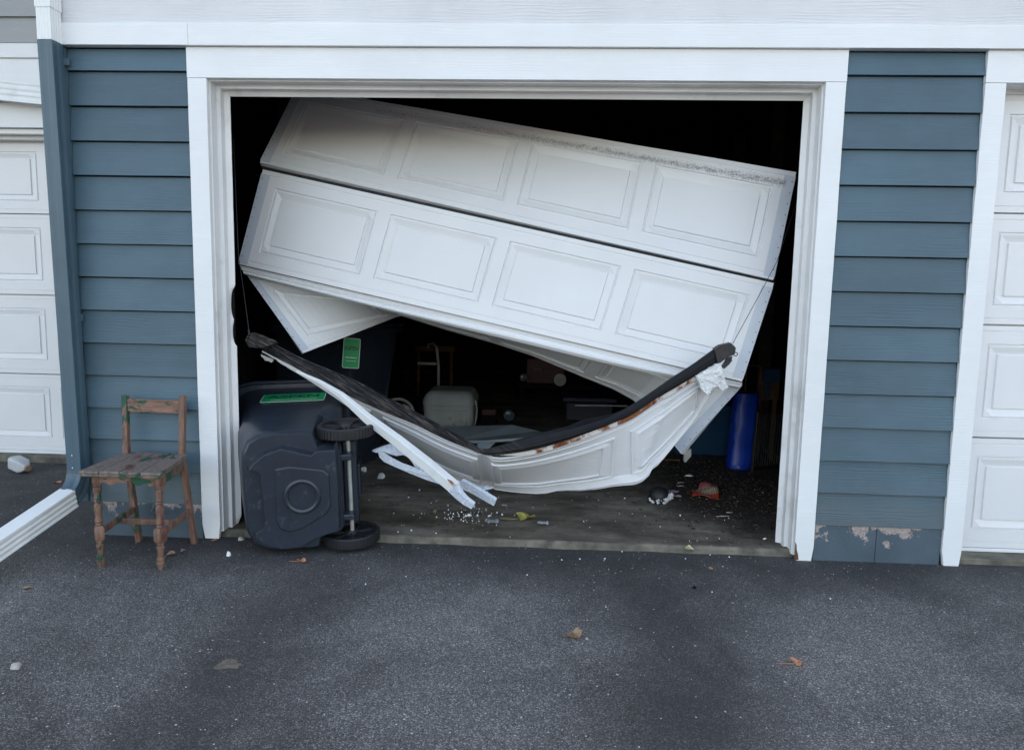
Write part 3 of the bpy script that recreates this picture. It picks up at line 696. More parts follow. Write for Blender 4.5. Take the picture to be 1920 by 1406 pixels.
lo4 = [(0, 498, 662, .30), (.1, 580, 709, .32), (.2, 660, 768, .34), (.3, 738, 834, .35), (.42, 850, 896, .33), (.5, 916, 914, .29), (.6, 996, 921, .19), (.68, 1080, 921, .12), (.73, 1154, 911, .10), (.77, 1202, 903, .11), (.84, 1235, 867, .16), (.9, 1272, 819, .21), (.96, 1302, 778, .24), (1, 1324, 741, .22)]
top4 = spline([(uu(x), P(x, y+(11 if x > 905 else 3), d)) for x, y, d in seal_lo])
bot4 = spline([(u, P(x, y, d)) for u, x, y, d in lo4])
def ex4(s, t):
    h = 0.
    if t > .478 and s > 1.15: h += .013*min(1, (t-.478)/.008)
    if t > .505: h -= .006
    u = s/DW
    h += .006*math.sin(u*23)*max(0, t-.30)/.2*(1 if .5 < u < .8 else .4)
    h += -.018*max(0, 1-abs(u-.503)/.014)
    h += -.016*max(0, 1-abs(u-.665)/.045)*(t/.53)**3-.010*max(0, 1-abs(u-.60-.1*t)/.02)*max(0, (t-.3)/.23)
    h += .008*max(0, 1-abs(u-.86+.2*t)/.03)
    h += -.014*math.exp(-((u-.765-.05*(t/.53))/.012)**2)*(t/.53)
    return h
s4 = door_section('door_section', D, top4, bot4, 'door_in', k=-1., thick=.012, extra=ex4, stile=False)
tag(s4, 'bottom section bent into a bowl with its bottom edge up')
n_ = 60
def ribs(u, v):
    return (.0022*math.sin(v*math.pi*14) if u < .47 else .0008*math.sin(v*math.pi*6)) + .010*math.sin(v*math.pi)*(1 if u > .5 else .5)
strip('bottom_seal', 'rubber', [(uu(x), P(x, y, d-.03)) for x, y, d in seal_up], [(uu(x), P(x, y+1, d-.03)) for x, y, d in seal_lo], D, thick=.018, n=110, nv=30, relief=ribs)
# loose rubber lip behind the right half of the seal
strip('seal_lip', 'rubber', [(0, P(915, 842, -.03)), (.25, P(1000, 815, -.0)), (.5, P(1065, 799, .01)), (.68, P(1095, 787, .02)), (.85, P(1150, 776, .04)), (1, P(1200, 752, .06))],
      [(0, P(915, 850, -.03)), (.5, P(1065, 815, .01)), (1, P(1200, 765, .06))], D, thick=.006, n=30, nv=3)
ru = [(x, y, d) for x, y, d in seal_lo if x > 900]
strip('rusty_edge', 'rust', [((x-905)/440, P(x, y-2, d-.018)) for x, y, d in ru], [((x-905)/440, P(x, y+(3 if x < 950 else 9), d-.012)) for x, y, d in ru], D, thick=.006, n=60, nv=3, relief=lambda u, v: .002*noise.noise(Vector((u*60, v*3, 0))))
# end brackets of the bottom seal
mb = MB()
mb.poly([P(1340, 655, .10), P(1350, 648, .1), P(1371, 643, .1), P(1380, 652, .1), P(1378, 664, .1), P(1362, 672, .1), P(1346, 684, .1)], (0, .05, 0))
mb.poly([P(1362, 672, .12), P(1374, 668, .12), P(1369, 682, .12), P(1358, 692, .12), P(1352, 688, .12)], (0, .01, 0))
for (x, y) in ((1379, 664), (1368, 676)):
    c = P(x, y, .09); mb.tube([c+Vector((.010*math.cos(a*.5236), 0, .008*math.sin(a*.5236))) for a in range(13)], .0025, 6)
mb.build('corner_bracket', 'blackmetal', D, bevel=.002)
mb = MB()
mb.poly([P(459, 637, .2), P(470, 624, .2), P(484, 629, .2), P(512, 641, .2), P(500, 655, .2), P(482, 653, .2), P(466, 651, .2)], (0, .05, 0))
mb.poly([P(484, 638, .17), P(512, 640, .17), P(520, 643, .17), P(494, 652, .17), P(476, 652, .17)], (0, .02, 0))
mb.tube([P(467, 626, .19), P(463, 634, .19), P(462, 642, .19)], .004, 6)
mb.build('corner_bracket', 'rubber', D, bevel=.003)
mb = MB(); mb.poly([P(489, 664, .24), P(513, 675, .24), P(509, 680, .24), P(490, 669, .24)], (0, .01, 0)); mb.poly([P(489, 665, .25), P(511, 672, .25), P(512, 679, .25), P(497, 676, .25)], (0, .012, 0)); mb.build('roller_plate', 'steel', D)
# torn pieces
mb = MB(); c = [(1304, 704), (1318, 697), (1335, 688), (1350, 681), (1356, 697), (1366, 726), (1354, 733), (1347, 724), (1338, 727), (1333, 737), (1325, 740), (1316, 733), (1312, 724), (1308, 714)]
c2 = []
for (xa, ya), (xb, yb) in zip(c, c[1:]+c[:1]):
    for q in range(4): c2.append((xa+(xb-xa)*q/4+rnd.uniform(-1.3, 1.3)*(q > 0), ya+(yb-ya)*q/4+rnd.uniform(-1.6, 1.6)*(q > 0)))
mb.poly([P(x, y, .085+rnd.uniform(-.006, .006)) for x, y in c2], (0, .035, 0)); mb.build('foam_insulation', 'foam', D, bevel=.002)
mb = MB()
st = [(556, 696, .14), (600, 716, .10), (640, 741, .05), (690, 785, -.02), (749, 829, -.08), (800, 870, -.13), (853, 914, -.18)]
st = [P(*q) for q in st]
mb.beam(st, [.010, .018, .028, .040, .046, .050, .050], [.010, .016, .024, .034, .038, .042, .042], (.55, -.45, .75)); stp = mb.build('torn_strip', 'white_metal', D, bevel=.003)
mb = MB(); mb.poly([P(838, 898, -.225), P(846, 901, -.225), P(853, 908, -.225), P(858, 915, -.225), P(852, 914, -.225), P(843, 905, -.225)], (0, .004, 0)); mb.build('rust_scar', 'rust', stp)
mb = MB(); te = [P(850, 913, -.18), P(862, 928, -.19), P(874, 939, -.20), P(888, 948, -.205)]
mb.beam(te, [.048, .044, .04, .036], [.04, .026, .02, .016], (.55, -.45, .75)); mb.build('strip_end', 'foamy', stp, bevel=.002)
mb = MB(); mb.beam([P(866, 906, -.04), P(890, 918, -.07), P(929, 941, -.10)], [.05, .045, .04], .018, (.3, -.4, .8)); mb.build('torn_strip', 'foamy', D, bevel=.002)
mb = MB()
up_ = [(697, 846, .06), (705, 842, .06), (718, 838, .06), (735, 832, .09), (757, 838, .09), (778, 850, .08), (800, 868, .06), (835, 893, .03), (870, 908, .0), (870, 914, .0), (842, 904, .02), (810, 892, .04), (780, 878, .05), (772, 866, .05), (765, 857, .05), (755, 853, .05), (744, 855, .05), (732, 852, .05), (718, 847, .05), (705, 849, .05)]
mb.poly([P(*q) for q in up_], (0, .012, .004))
lo_ = [(708, 845, .04), (720, 848, .04), (735, 858, .04), (755, 868, .035), (778, 876, .03), (810, 891, .02), (850, 905, .0), (928, 914, -.02), (900, 922, -.02), (868, 917, 0), (832, 910, .01), (800, 900, .02), (770, 888, .03), (742, 876, .035), (720, 866, .04), (711, 857, .04)]
mb.poly([P(*q) for q in lo_], (0, .014, -.004)); mb.build('torn_panel', 'foamy', D, bevel=.0015)
mb = MB(); mb.poly([Vector(p) for p in ((1.372, -.0006, .0), (1.392, -.0006, .004), (1.388, -.0006, .03), (1.381, -.0006, .05), (1.379, -.0006, .075), (1.372, -.0006, .09))], (0, .0004, 0)); mb.build('rotten_edge', 'brown', B)
# lift cables
for nm, lb, pp in (('l', 'thin steel lift cable hanging beside the left jamb', [P(438, 260, .5), P(447, 480, .34), P(456, 540, .28), P(467, 622, .2)]),
                   ('r', 'thin steel lift cable stretched across the right end of the tilted door', [P(1510, 330, .56), P(1457, 490, .33), P(1420, 560, .22), P(1374, 644, .12)])):
    mb = MB(); mb.tube(pp, .0017, 6)
    if nm == 'l': mb.tube([P(466, 618, .2), P(467, 627, .2)], .005, 6)
    tag(mb.build('lift_cable', 'blackmetal'), lb, 'cable', 'door lift cables')

# ------------------------------------------------------------------ chair
CH = thing('chair', 'small worn wooden chair with chipped green and red paint against blue siding', 'chair', (-1.61, -.22, 0))
X4 = Matrix.Identity(4)
def turned(bx, by, tx, ty, h):   # turned leg
    pf = [(.012, 0), (.014, .004), (.013, .012), (.017, .02), (.0175, .03), (.014, .034), (.017, .042), (.0165, .05), (.012, .054), (.013, .075), (.017, .09), (.0175, .1), (.013, .104), (.016, .112), (.012, .118)]
    d = Vector((tx-bx, ty-by, h)); q = Matrix.Translation((bx, by, 0)) @ d.to_track_quat('Z', 'Y').to_matrix().to_4x4()
    mb = MB(); mb.lathe(pf, q, 20)
    # square block, baluster and upper block
    def sq(z0, z1, w):
        vs = []
        for z, ww in ((z0, w*.72), (z0+.012, w), (z1-.012, w), (z1, w*.72)):
            vs.append([q @ Vector((sx*ww, sy*ww, z)) for sx, sy in ((-1, -1), (1, -1), (1, 1), (-1, 1))])
        mb.rings(vs)
    sq(.118, .185, .019)
    mb.lathe([(.012, .185), (.016, .19), (.012, .196), (.017, .203), (.0165, .212), (.013, .225), (.0155, .24), (.018, .262), (.0165, .275), (.012, .288), (.017, .293), (.013, .3), (.016, .306), (.0125, .318), (.0165, .335), (.0175, .35), (.012, .356), (.018, .362), (.014, .368)], q, 20)
    sq(.366, h, .0195)
    return mb.build('leg', 'chair', CH, smooth=True)
turned(-1.734, -.385, -1.742, -.372, .425); turned(-1.467, -.385, -1.463, -.372, .425)
def post(b, m_, t, w=.026, d=.028, mat='chair'):
    mb = MB(); mb.beam([b, m_, t], w, d, (1, 0, 0)); return mb.build('leg', mat, CH, bevel=.003)
pl = post((-1.742, -.060, 0), (-1.770, -.085, .42), (-1.783, -.050, .708), mat='chair_green')
pr_ = post((-1.470, -.060, 0), (-1.503, -.085, .42), (-1.507, -.050, .712))
mb = MB(); mb.box(-1.770, -1.520, -.064, -.044, .628, .690); mb.build('backrest', 'chair_rail', CH, bevel=.003)
# seat: planks with moulded edge
mb = MB()
FL, FR, BR, BL = Vector((-1.785, -.435, 0)), Vector((-1.425, -.435, 0)), Vector((-1.482, -.072, 0)), Vector((-1.790, -.072, 0))
for k in range(4):
    a, b = k/4+.003, (k+1)/4-.003
    q = [FL.lerp(FR, a), FL.lerp(FR, b), BL.lerp(BR, b), BL.lerp(BR, a)]
    e = .001*(k % 2)
    mb.hexa([p+Vector((0, 0, .428)) for p in q]+[p+Vector((0, 0, .4405+e)) for p in q])
c = (FL+FR+BR+BL)/4
q = [c+(p-c)*.975 for p in (FL, FR, BR, BL)]; mb.hexa([p+Vector((0, 0, .415)) for p in q]+[p+Vector((0, 0, .4285)) for p in q])
mb.build('seat', 'chair_seat', CH, bevel=.004)
# scalloped front apron and plain side aprons
mb = MB(); pts = []
for k in range(41):
    t = k/40; x = -1.722+.24*t; z = .372+.018*math.cos(t*2*math.pi*1.0)**2*(1 if .1 < t < .9 else .2)+.006*math.sin(t*25)
    pts.append(Vector((x, -.388, z)))
pts += [Vector((-1.482, -.388, .4165)), Vector((-1.722, -.388, .4165))]
mb.poly(pts, (0, .014, 0)); mb.build('front_apron', 'chair_rail', CH)
for a, b, mt in (((-1.742, -.355), (-1.768, -.1), 'chair'), ((-1.462, -.355), (-1.498, -.1), 'chair_green')):
    mb = MB(); mb.beam([(a[0], a[1], .392), (b[0], b[1], .392)], .014, .045, (1, 0, 0)); mb.build('side_apron', mt, CH, bevel=.002)
for a, b, mt in (((-1.736, -.37, .155), (-1.752, -.07, .165), 'chair_green'), ((-1.466, -.37, .15), (-1.482, -.07, .165), 'chair'), ((-1.744, -.20, .148), (-1.474, -.20, .148), 'chair')):
    mb = MB(); mb.beam([a, b], .016, .026, (1, 0, 0) if abs(a[0]-b[0]) < .1 else (0, 1, 0)); mb.build('stretcher', mt, CH, bevel=.002)

# ------------------------------------------------------------------ wheeled bins
def text2d(body, size):
    cu = bpy.data.curves.new('txt', 'FONT'); cu.body = body; cu.size = size; cu.align_x = 'CENTER'; cu.align_y = 'CENTER'; cu.offset = size*.02
    o = bpy.data.objects.new('txt', cu); COL.objects.link(o)
    me = bpy.data.meshes.new_from_object(o.evaluated_get(bpy.context.evaluated_depsgraph_get()))
    vs = [v.co.copy() for v in me.vertices]; fs = [tuple(p.vertices) for p in me.polygons]
    bpy.data.objects.remove(o); bpy.data.curves.remove(cu); bpy.data.meshes.remove(me); return vs, fs
def rrect(w, h, r, n=5):
    out = []
    for cx, cy, a0 in ((w/2-r, h/2-r, 0), (-w/2+r, h/2-r, 90), (-w/2+r, -h/2+r, 180), (w/2-r, -h/2+r, 270)):
        out += [(cx+r*math.cos(R(a0+90*k/n)), cy+r*math.sin(R(a0+90*k/n))) for k in range(n+1)]
    return out
def label_plate(parent, X, w, h, text, tsize, ty, stretch=1., lines=()):
    mb = MB(); mb.poly([X @ Vector((x, y, 0)) for x, y in rrect(w, h, .012)], X.to_3x3() @ Vector((0, 0, .0015)), 0)
    mb.poly([X @ Vector((x, y, .0016)) for x, y in rrect(w-.008, h-.008, .009)], X.to_3x3() @ Vector((0, 0, .0012)), 1)
    vs, fs = text2d(text, tsize); mb.add([X @ Vector((v.x*stretch, v.y+ty, .0034)) for v in vs], fs, 2)
    for (x0, x1, y, hh) in lines:
        x = x0; rn = random.Random(3)
        while x < x1:
            l = rn.uniform(.004, .016); mb.poly([X @ Vector(p) for p in ((x, y, .003), (x+l, y, .003), (x+l, y+hh, .003), (x, y+hh, .003))], X.to_3x3() @ Vector((0, 0, .0004)), 0); x += l+.003
    return mb.build('label', ['whiteink', 'green', 'ink'], parent)
def make_bin(root, X, with_base=True):
    # local frame: x width, y depth (wheels at +y), z height; X maps to world
    half = [(-.035, .0), (-.2, .0)]
    def outline(z):
        t = z/.9
        f = -.245-.20*t; bk = .20-.02*t; wd = .284+.04*t
        notch = .075*max(0, min(1, (.30-z)/.06)) if z < .3 else 0
        pts = [(0, f), (wd*.35, f), (wd*.66, f+.006), (wd*.86, f+.034), (wd*.965, f+.085), (wd, f+.15), (wd, -.05), (wd, .05), (wd-.004, .078), (wd-notch, .098), (wd-notch, .13), (wd-notch, bk-.03), (wd-notch-.012, bk-.006), (wd-notch-.03, bk), (wd*.35, bk)]
        full = pts+[(-x, y) for x, y in pts[::-1] if x > 1e-6]
        return full
    mb = MB(); rr = []
    for z, k in ((.0, .955), (.012, .985), (.04, 1.), (.1, 1.), (.2, 1.), (.29, 1.), (.31, 1.), (.5, 1.), (.7, 1.), (.86, 1.), (.885, 1.0)):
        rr.append([X @ Vector((x*k, y*k, z)) for x, y in outline(z)])
    mb.rings(rr)
    body = mb.build('body', 'bin', root, smooth=True)
    # rim and lid
    mb = MB(); rr = []
    for z, k in ((.865, 1.0), (.867, 1.06), (.905, 1.07), (.907, 1.0)): rr.append([X @ Vector((x*k, y*k, z)) for x, y in outline(.9)])
    mb.rings(rr); mb.build('rim', 'bin', root, smooth=True)
    mb = MB(); rr = []
    for z, k in ((.91, 1.09), (.93, 1.10), (.955, 1.02), (.975, .7), (.98, .3)): rr.append([X @ Vector((x*k, y*k, z)) for x, y in outline(.9)])
    mb.rings(rr); mb.build('lid', 'bin', root, smooth=True)
    if with_base:
        # embossed underside: raised shield, raised plate, ring
        def slab(pts, z0, z1, inset):
            m = MB(); cx = sum(p[0] for p in pts)/len(pts); cy = sum(p[1] for p in pts)/len(pts)
            a = [X @ Vector((x, y, z0)) for x, y in pts]; b = [X @ Vector((cx+(x-cx)*inset, cy+(y-cy)*inset, z1)) for x, y in pts]
            m.rings([a, b]); return m
        sh = [(.235, .185), (.205, .18), (.205, .10), (.185, .075), (.2, .02), (.225, -.06), (.2, -.14), (.16, -.19), (.13, -.215), (.125, -.185), (.105, -.165), (-.13, -.155), (-.165, -.165), (-.185, -.205), (-.215, -.205), (-.25, -.16), (-.275, -.08), (-.27, .0), (-.235, .065), (-.215, .12), (-.20, .185), (0, .19)]
        slab([(x, y) for x, y in sh], .002, -.034, .95).build('base_panel', 'bin', body, bevel=.006, seg=3)
        pl = [(.125, -.095), (.135, -.03), (.11, .12), (.085, .145), (-.07, .145), (-.1, .125), (-.165, .02), (-.18, -.04), (-.165, -.085), (-.13, -.1)]
        slab(pl, -.0345, -.042, .965).build('base_plate', 'bin', body, bevel=.003, seg=2)
        m = MB(); rr = []
        for k in range(40):
            a = 2*math.pi*k/40; ring = []
            for j in range(8):
                b = 2*math.pi*j/8; rad = .072+.013*math.cos(b); ring.append(X @ Vector((-.01+rad*math.sin(a), .02+rad*math.cos(a), -.042-.011*math.sin(b))))
            rr.append(ring)
        rr.append(rr[0]); m.rings(rr, cap=False); m.build('base_ring', 'bin', body, smooth=True)
        # grip recess wall on the front side and scuffed rear housing beyond the axle
        m = MB(); m.box(-.2, .2, .20, .262, .09, .26, X=X); m.box(-.085, .085, .262, .275, .1, .25, X=X)
        for s in (-1, 1): m.box(min(s*.13, s*.16), max(s*.13, s*.16), .18, .245, .01, .1, X=X)
        m.build('axle_housing', 'bin', body, bevel=.008, seg=2)
    # axle and wheels
    m = MB(); m.tube([X @ Vector((-.27, .228, .075)), X @ Vector((.27, .228, .075))], .010, 12); m.build('axle', 'axle', root, smooth=True)
    for s in (-1, 1):
        W = X @ Matrix.Translation((s*.262, .222, .135 if False else .09)) @ Matrix.Rotation(R(90), 4, 'Y')
        m = MB(); ra = .132
        m.lathe([(ra-.022, -.024), (ra-.006, -.026), (ra, -.02), (ra+.001, 0), (ra, .02), (ra-.006, .026), (ra-.022, .024), (ra-.024, .0), (ra-.022, -.024)], W, 48, cap=False)
        for k in range(48):
            m.box(ra-.002, ra+.003, -.0025, .0025, -.021, .021, X=W @ Matrix.Rotation(2*math.pi*k/48, 4, 'Z'))
        wh = m.build('wheel', 'tyre', root, smooth=True)
        m = MB(); m.lathe([(.03, -.03), (.034, 0), (.03, .03), (.012, .034)], W, 20)
        m.lathe([(ra-.021, -.008), (ra-.021, .008), (.025, .008), (.025, -.008)], W, 32)
        for k in range(7):
            for dd in (-.0, .14):
                Y = W @ Matrix.Rotation(2*math.pi*k/7+dd, 4, 'Z'); m.box(.02, ra-.02, -.003, .003, -.019, .019, X=Y)
        m.build('hub', 'tyre', wh)
    return body
B1 = thing('wheeled_bin', 'dark blue-grey wheeled rubbish bin tipped on its side, underside facing out', 'bin', (-.93, 0, 0), 'wheeled bins')
XL = Matrix(((0, 1, 0, -.93), (0, 0, 1, -.15), (1, 0, 0, .298), (0, 0, 0, 1))) @ Matrix.Rotation(R(-2), 4, 'Z') @ Matrix.Rotation(R(2.6), 4, 'Y')
XL = Matrix.Translation((-.93, -.15, 0)) @ Matrix.Rotation(R(12), 4, 'Z') @ Matrix.Translation((.93, .15, 0)) @ XL
bd = make_bin(B1, XL)
_z = .62; _x = .284+.04*_z/.9+.003
XA = XL @ Matrix(((0, .0444, 1, _x), (1, 0, 0, -.075), (0, 1, -.0444, _z), (0, 0, 0, 1)))
label_plate(bd, XA, .325, .165, 'ASPEN', .080, .018, 1.15, [(-.11, .11, -.052, .008)])
B2 = thing('wheeled_bin', 'dark wheeled rubbish bin standing upright in the shadow, green sticker on its side', 'bin', (-1.28, 1.55, .03), 'wheeled bins')
X2 = Matrix.Translation((-1.28, 1.56, .03)) @ Matrix.Rotation(R(158), 4, 'Z')
b2 = make_bin(B2, X2, False)
for o in [B2]: pass
XB = Matrix.Translation((-1.035, 1.20, .80)) @ Matrix.Rotation(R(10), 4, 'Z') @ Matrix.Rotation(R(90), 4, 'X') @ Matrix.Rotation(R(-4), 4, 'Z')
label_plate(b2, XB, .105, .19, 'ASPEN', .036, .03, .85, [(-.035, .035, -.03, .006), (-.03, .03, -.05, .003)])

# ------------------------------------------------------------------ things inside the garage
FZ = .030
def T(name, mb, mats, label, cat, bevel=.004, smooth=False, group=None):
    return tag(mb.build(name, mats, bevel=bevel, smooth=smooth), label, cat, group)
# grey plastic case
C1 = thing('plastic_case', 'boxy grey-beige plastic case with rounded lid on the floor', 'case', (-.62, 2.75, FZ))
mb = MB(); rr = []
for z, kx, ky in ((FZ, .93, .93), (FZ+.02, .97, .97), (.22, 1, 1), (.235, 1.0, 1.0)):
    rr.append([Vector((-.615+x*kx, 2.86+y*ky, z)) for x, y in rrect(.42, .46, .05)])
mb.rings(rr); mb.build('base', 'grey_plastic', C1, smooth=True)
mb = MB(); rr = []
for z, kx, ky in ((.238, 1.03, 1.03), (.27, 1.03, 1.03), (.32, .93, .93), (.345, .8, .8), (.352, .5, .5)):
    rr.append([Vector((-.615+x*kx, 2.86+y*ky, z)) for x, y in rrect(.42, .46, .06)])
mb.rings(rr); mb.build('lid', 'grey_plastic', C1, smooth=True)
mb = MB(); mb.box(-.77, -.46, 2.62, 2.632, .07, .20); mb.lathe([(.02, 0), (.012, .006)], Matrix.Translation((-.6, 2.618, .13)) @ Matrix.Rotation(R(90), 4, 'X'), 12); mb.build('front_panel', 'grey_plastic', C1, bevel=.004)
mb = MB(); mb.tube([(-.395, 2.70, .28), (-.38, 2.69, .2), (-.395, 2.68, .08)], .006, 6); mb.build('strap', 'cream', C1)
# pale board lying in front of it
mb = MB(); mb.poly([P(820, 800, 2.5), P(960, 796, 2.35), P(1012, 808, 2.25), P(1026, 816, 2.1), P(960, 822, 1.95), P(905, 826, 1.95), P(850, 826, 2.05)], (0, 0, -.02))
T('loose_board', mb, 'board', 'pale blue-grey board lying flat in front of the plastic case', 'board')
mb = MB(); mb.poly([P(895, 828, 1.5), P(930, 826, 1.5), P(915, 842, 1.4), P(895, 842, 1.4)], (0, .01, -.01))
T('wood_offcut', mb, 'board', 'grey offcut propped under the pale board', 'board')
def flash(c, r, ln, label, m1='blackmetal'):
    Xf = Matrix.Translation(c) @ Matrix.Rotation(R(90), 4, 'X') @ Matrix.Rotation(R(12), 4, 'Y')
    t = thing('work_lamp' if r > .04 else 'tin_can', label, 'lamp' if r > .04 else 'can', c)
    m = MB(); m.lathe([(r*.8, -ln), (r, -ln*.5), (r, .004), (r*.93, .010), (r*.88, .003)], Xf, 24); m.build('barrel', 'steel', t, smooth=True)
    m = MB(); m.lathe([(r*.86, .0035), (r*.6, .008), (.001, .009)], Xf, 24); m.build('end_disc', 'glass', t, smooth=True)
flash(Vector((-.13, 3.0, .105)), .046, .1, 'round lamp with a silver rim on the dark floor behind the board')
flash(Vector((-.03, 3.6, .36)), .036, .08, 'small silver-ended can glinting above the round lamp')
bx = thing('red_cabinet', 'dark red metal box deep in the garage beside a white disc', 'box', (.15, 4.0, .1))
mb = MB(); mb.box(-.02, .36, 4.0, 4.3, .25, .50); mb.build('body', 'red', bx, bevel=.01)
mb = MB(); mb.tube([(.06, 3.985, .38), (.06, 3.975, .40), (.14, 3.975, .40), (.14, 3.985, .38)], .005, 6); mb.build('handle', 'steel', bx)
mb = MB(); mb.box(-.1, .7, 4.0, 4.4, .20, .248); mb.box(-.08, -.04, 4.02, 4.06, FZ, .2); mb.box(.64, .68, 4.02, 4.06, FZ, .2); mb.box(-.08, -.04, 4.34, 4.38, FZ, .2); mb.box(.64, .68, 4.34, 4.38, FZ, .2)
T('low_bench', mb, 'black', 'low dark bench carrying the red box and the white disc', 'bench')
dc = P(1050, 712, 3.9)
mb = MB(); mb.lathe([(.058, 0), (.062, .006), (.056, .014), (.02, .016), (.016, .006)], Matrix.Translation(dc) @ Matrix.Rotation(R(90), 4, 'X'), 28); mb.lathe([(.014, .0), (.012, -.02)], Matrix.Translation(dc) @ Matrix.Rotation(R(90), 4, 'X'), 14, 1); mb.box(dc.x-.012, dc.x+.012, dc.y-.003, dc.y+.01, .249, dc.z-.05)
T('white_disc', mb, ['cream', 'black'], 'round white disc with a dark hub standing beside the red box', 'disc', bevel=0)
sh = thing('wall_shelf', 'dark shelf unit deep in the garage holding pale boxes', 'shelf', (.2, 5.2, FZ))
for z in (.55, 1.15): box('shelf_board', 'black', sh, -1.4, 1.2, 4.9, 5.4, z, z+.03)
for x in (-1.4, -.1, 1.17): box('upright', 'black', sh, x, x+.04, 4.88, 4.92, FZ, 1.9)
mb = MB(); a = P(922, 655, 4.75); b = P(981, 699, 4.75); mb.box(a.x, b.x, 4.9, 5.1, .582, .95); T('cardboard_box', mb, 'cream', 'large pale box on the back shelf, left of two', 'box', group='pale boxes on the back shelf')
mb = MB(); a = P(984, 660, 4.75); b = P(1030, 690, 4.75); mb.box(a.x, b.x, 4.9, 5.1, .582, .86); T('cardboard_box', mb, 'cream', 'smaller pale box on the back shelf above the red box', 'box', group='pale boxes on the back shelf')
mb = MB(); a = P(778, 648, 4.4); b = P(852, 660, 4.4)
mb.box(a.x, b.x, 4.4, 4.46, b.z, a.z); mb.box(a.x+.02, a.x+.05, 4.41, 4.45, FZ, b.z); mb.box(b.x-.05, b.x-.02, 4.41, 4.45, FZ, b.z)
T('wooden_trestle', mb, 'brown', 'dim brown wooden trestle rail deep in the garage on the left', 'trestle')
ex = thing('exercise_stand', 'thin grey post with a side bar rising behind the plastic case', 'stand', (-.75, 3.6, FZ))
mb = MB(); a = P(822, 740, 3.6); mb.tube([(a.x, 3.6, FZ), (a.x, 3.6, .45), (a.x-.02, 3.6, .62)], .014, 10); mb.build('post', 'grey_plastic', ex, smooth=True)
mb = MB(); mb.tube([(a.x-.02, 3.6, .47), (a.x-.20, 3.6, .47)], .014, 10); mb.build('side_bar', 'grey_plastic', ex, smooth=True)
mb = MB(); mb.tube([(a.x-.02, 3.6, .62), (a.x-.05, 3.6, .66), (a.x-.1, 3.6, .655), (a.x-.1, 3.6, .62)], .012, 8); mb.build('clamp', 'steel', ex, smooth=True)
mb = MB()
for dx, r, yy in ((0, .13, 2.6), (.03, .105, 2.57)):
    c = Vector((-1.02+dx, yy, FZ+r)); mb.tube([c+Vector((r*math.cos(a*math.pi/12), 0, r*math.sin(a*math.pi/12)*1.)) for a in range(25)], .012, 8)
mb.lathe([(.02, -.03), (.02, .03)], Matrix.Translation((-1.0, 2.58, FZ+.12)) @ Matrix.Rotation(R(90), 4, 'X'), 12)
for k in range(5): mb.tube([(-1.0, 2.59, FZ+.12), (-1.0+.11*math.cos(k*1.257), 2.59, FZ+.12+.11*math.sin(k*1.257))], .004, 5)
T('hand_truck_wheel', mb, 'grey_plastic', 'grey wheel rims showing just above the black seal', 'wheel', bevel=0, smooth=True)
mb = MB(); mb.box(-.36, -.24, 2.9, 3.0, .12, .17); mb.box(-.36, -.24, 2.9, 3.0, FZ, .118, 1)
T('red_packet', mb, ['red', 'black'], 'small red and black carton beside the plastic case', 'carton')
nb = thing('navy_case', 'navy blue flat case with a ledge, behind the right half of the seal', 'case', (.5, 3.4, FZ))
mb = MB(); mb.box(.36, .78, 3.2, 3.6, FZ, .2); mb.build('body', 'navy', nb, bevel=.015)
mb = MB(); mb.box(.33, .81, 3.17, 3.63, .205, .25); mb.build('lid', 'navy', nb, bevel=.012)
mb = MB(); mb.tube([P(1078, 760, 2.9), P(1176, 761, 2.7)], .006, 8); a = P(1176, 761, 2.7); mb.tube([a, a+Vector((.03, 0, -.1)), (a.x+.05, 2.7, FZ)], .006, 8)
T('metal_rod', mb, 'grey_plastic', 'thin pale rod running level behind the seal', 'rod', bevel=0)
# right side: vinyl tube, tote, fan, storage unit
bt = thing('vinyl_bag', 'long royal blue padded vinyl bag standing on the littered floor', 'bag', (1.5, 1.6, FZ))
mb = MB(); rr = []
c0 = atz(1387, 885, FZ)
for k in range(15):
    t = k/14; z = FZ+.006+.50*t; px = 1388+12*min(1, t*1.6)
    cx = c0.x+.02+.05*t; cy = c0.y+.12+.10*t; e = .006*math.sin(k*1.7)
    wx = (.082+.004*math.sin(k*2.3)); wy = .075
    if k == 0: wx *= .93; wy *= .9
    rr.append([Vector((cx+wx*math.copysign(abs(math.cos(a))**.6, math.cos(a))+.004*noise.noise(Vector((a*2, z*14, 2))), cy+wy*math.copysign(abs(math.sin(a))**.6, math.sin(a))+.012*noise.noise(Vector((a*2, z*12, 0))), z)) for a in [2*math.pi*j/20 for j in range(20)]])
mb.rings(rr); mb.build('sleeve', 'blue_bag', bt, smooth=True)
mb = MB(); mb.rings([[Vector((c0.x+.02+q*.080*math.cos(a), c0.y+.12+q*.078*math.sin(a), z)) for a in [2*math.pi*j/20 for j in range(20)]] for q, z in ((.9, FZ), (1.02, FZ+.01), (1.02, FZ+.03), (.98, FZ+.035))]); mb.build('end_cap', 'blue_bag', bt, smooth=True)
tt = thing('storage_tote', 'dark blue plastic storage tote behind the blue bag', 'tote', (1.45, 2.2, FZ))
mb = MB(); mb.rings([[Vector((1.36+x*k, 2.25+y*k, z)) for x, y in rrect(.5, .5, .06)] for z, k in ((FZ, .88), (.36, 1.))]); mb.build('body', 'blue_tote', tt, smooth=True)
mb = MB(); mb.rings([[Vector((1.36+x*k, 2.25+y*k, z)) for x, y in rrect(.54, .54, .06)] for z, k in ((.365, 1.0), (.40, 1.0), (.41, .9))]); mb.build('lid', 'blue_tote', tt, smooth=True)
sc_ = thing('tool_caddy', 'blue-topped brown wooden caddy near the right jamb', 'caddy', (1.75, 1.85, .45))
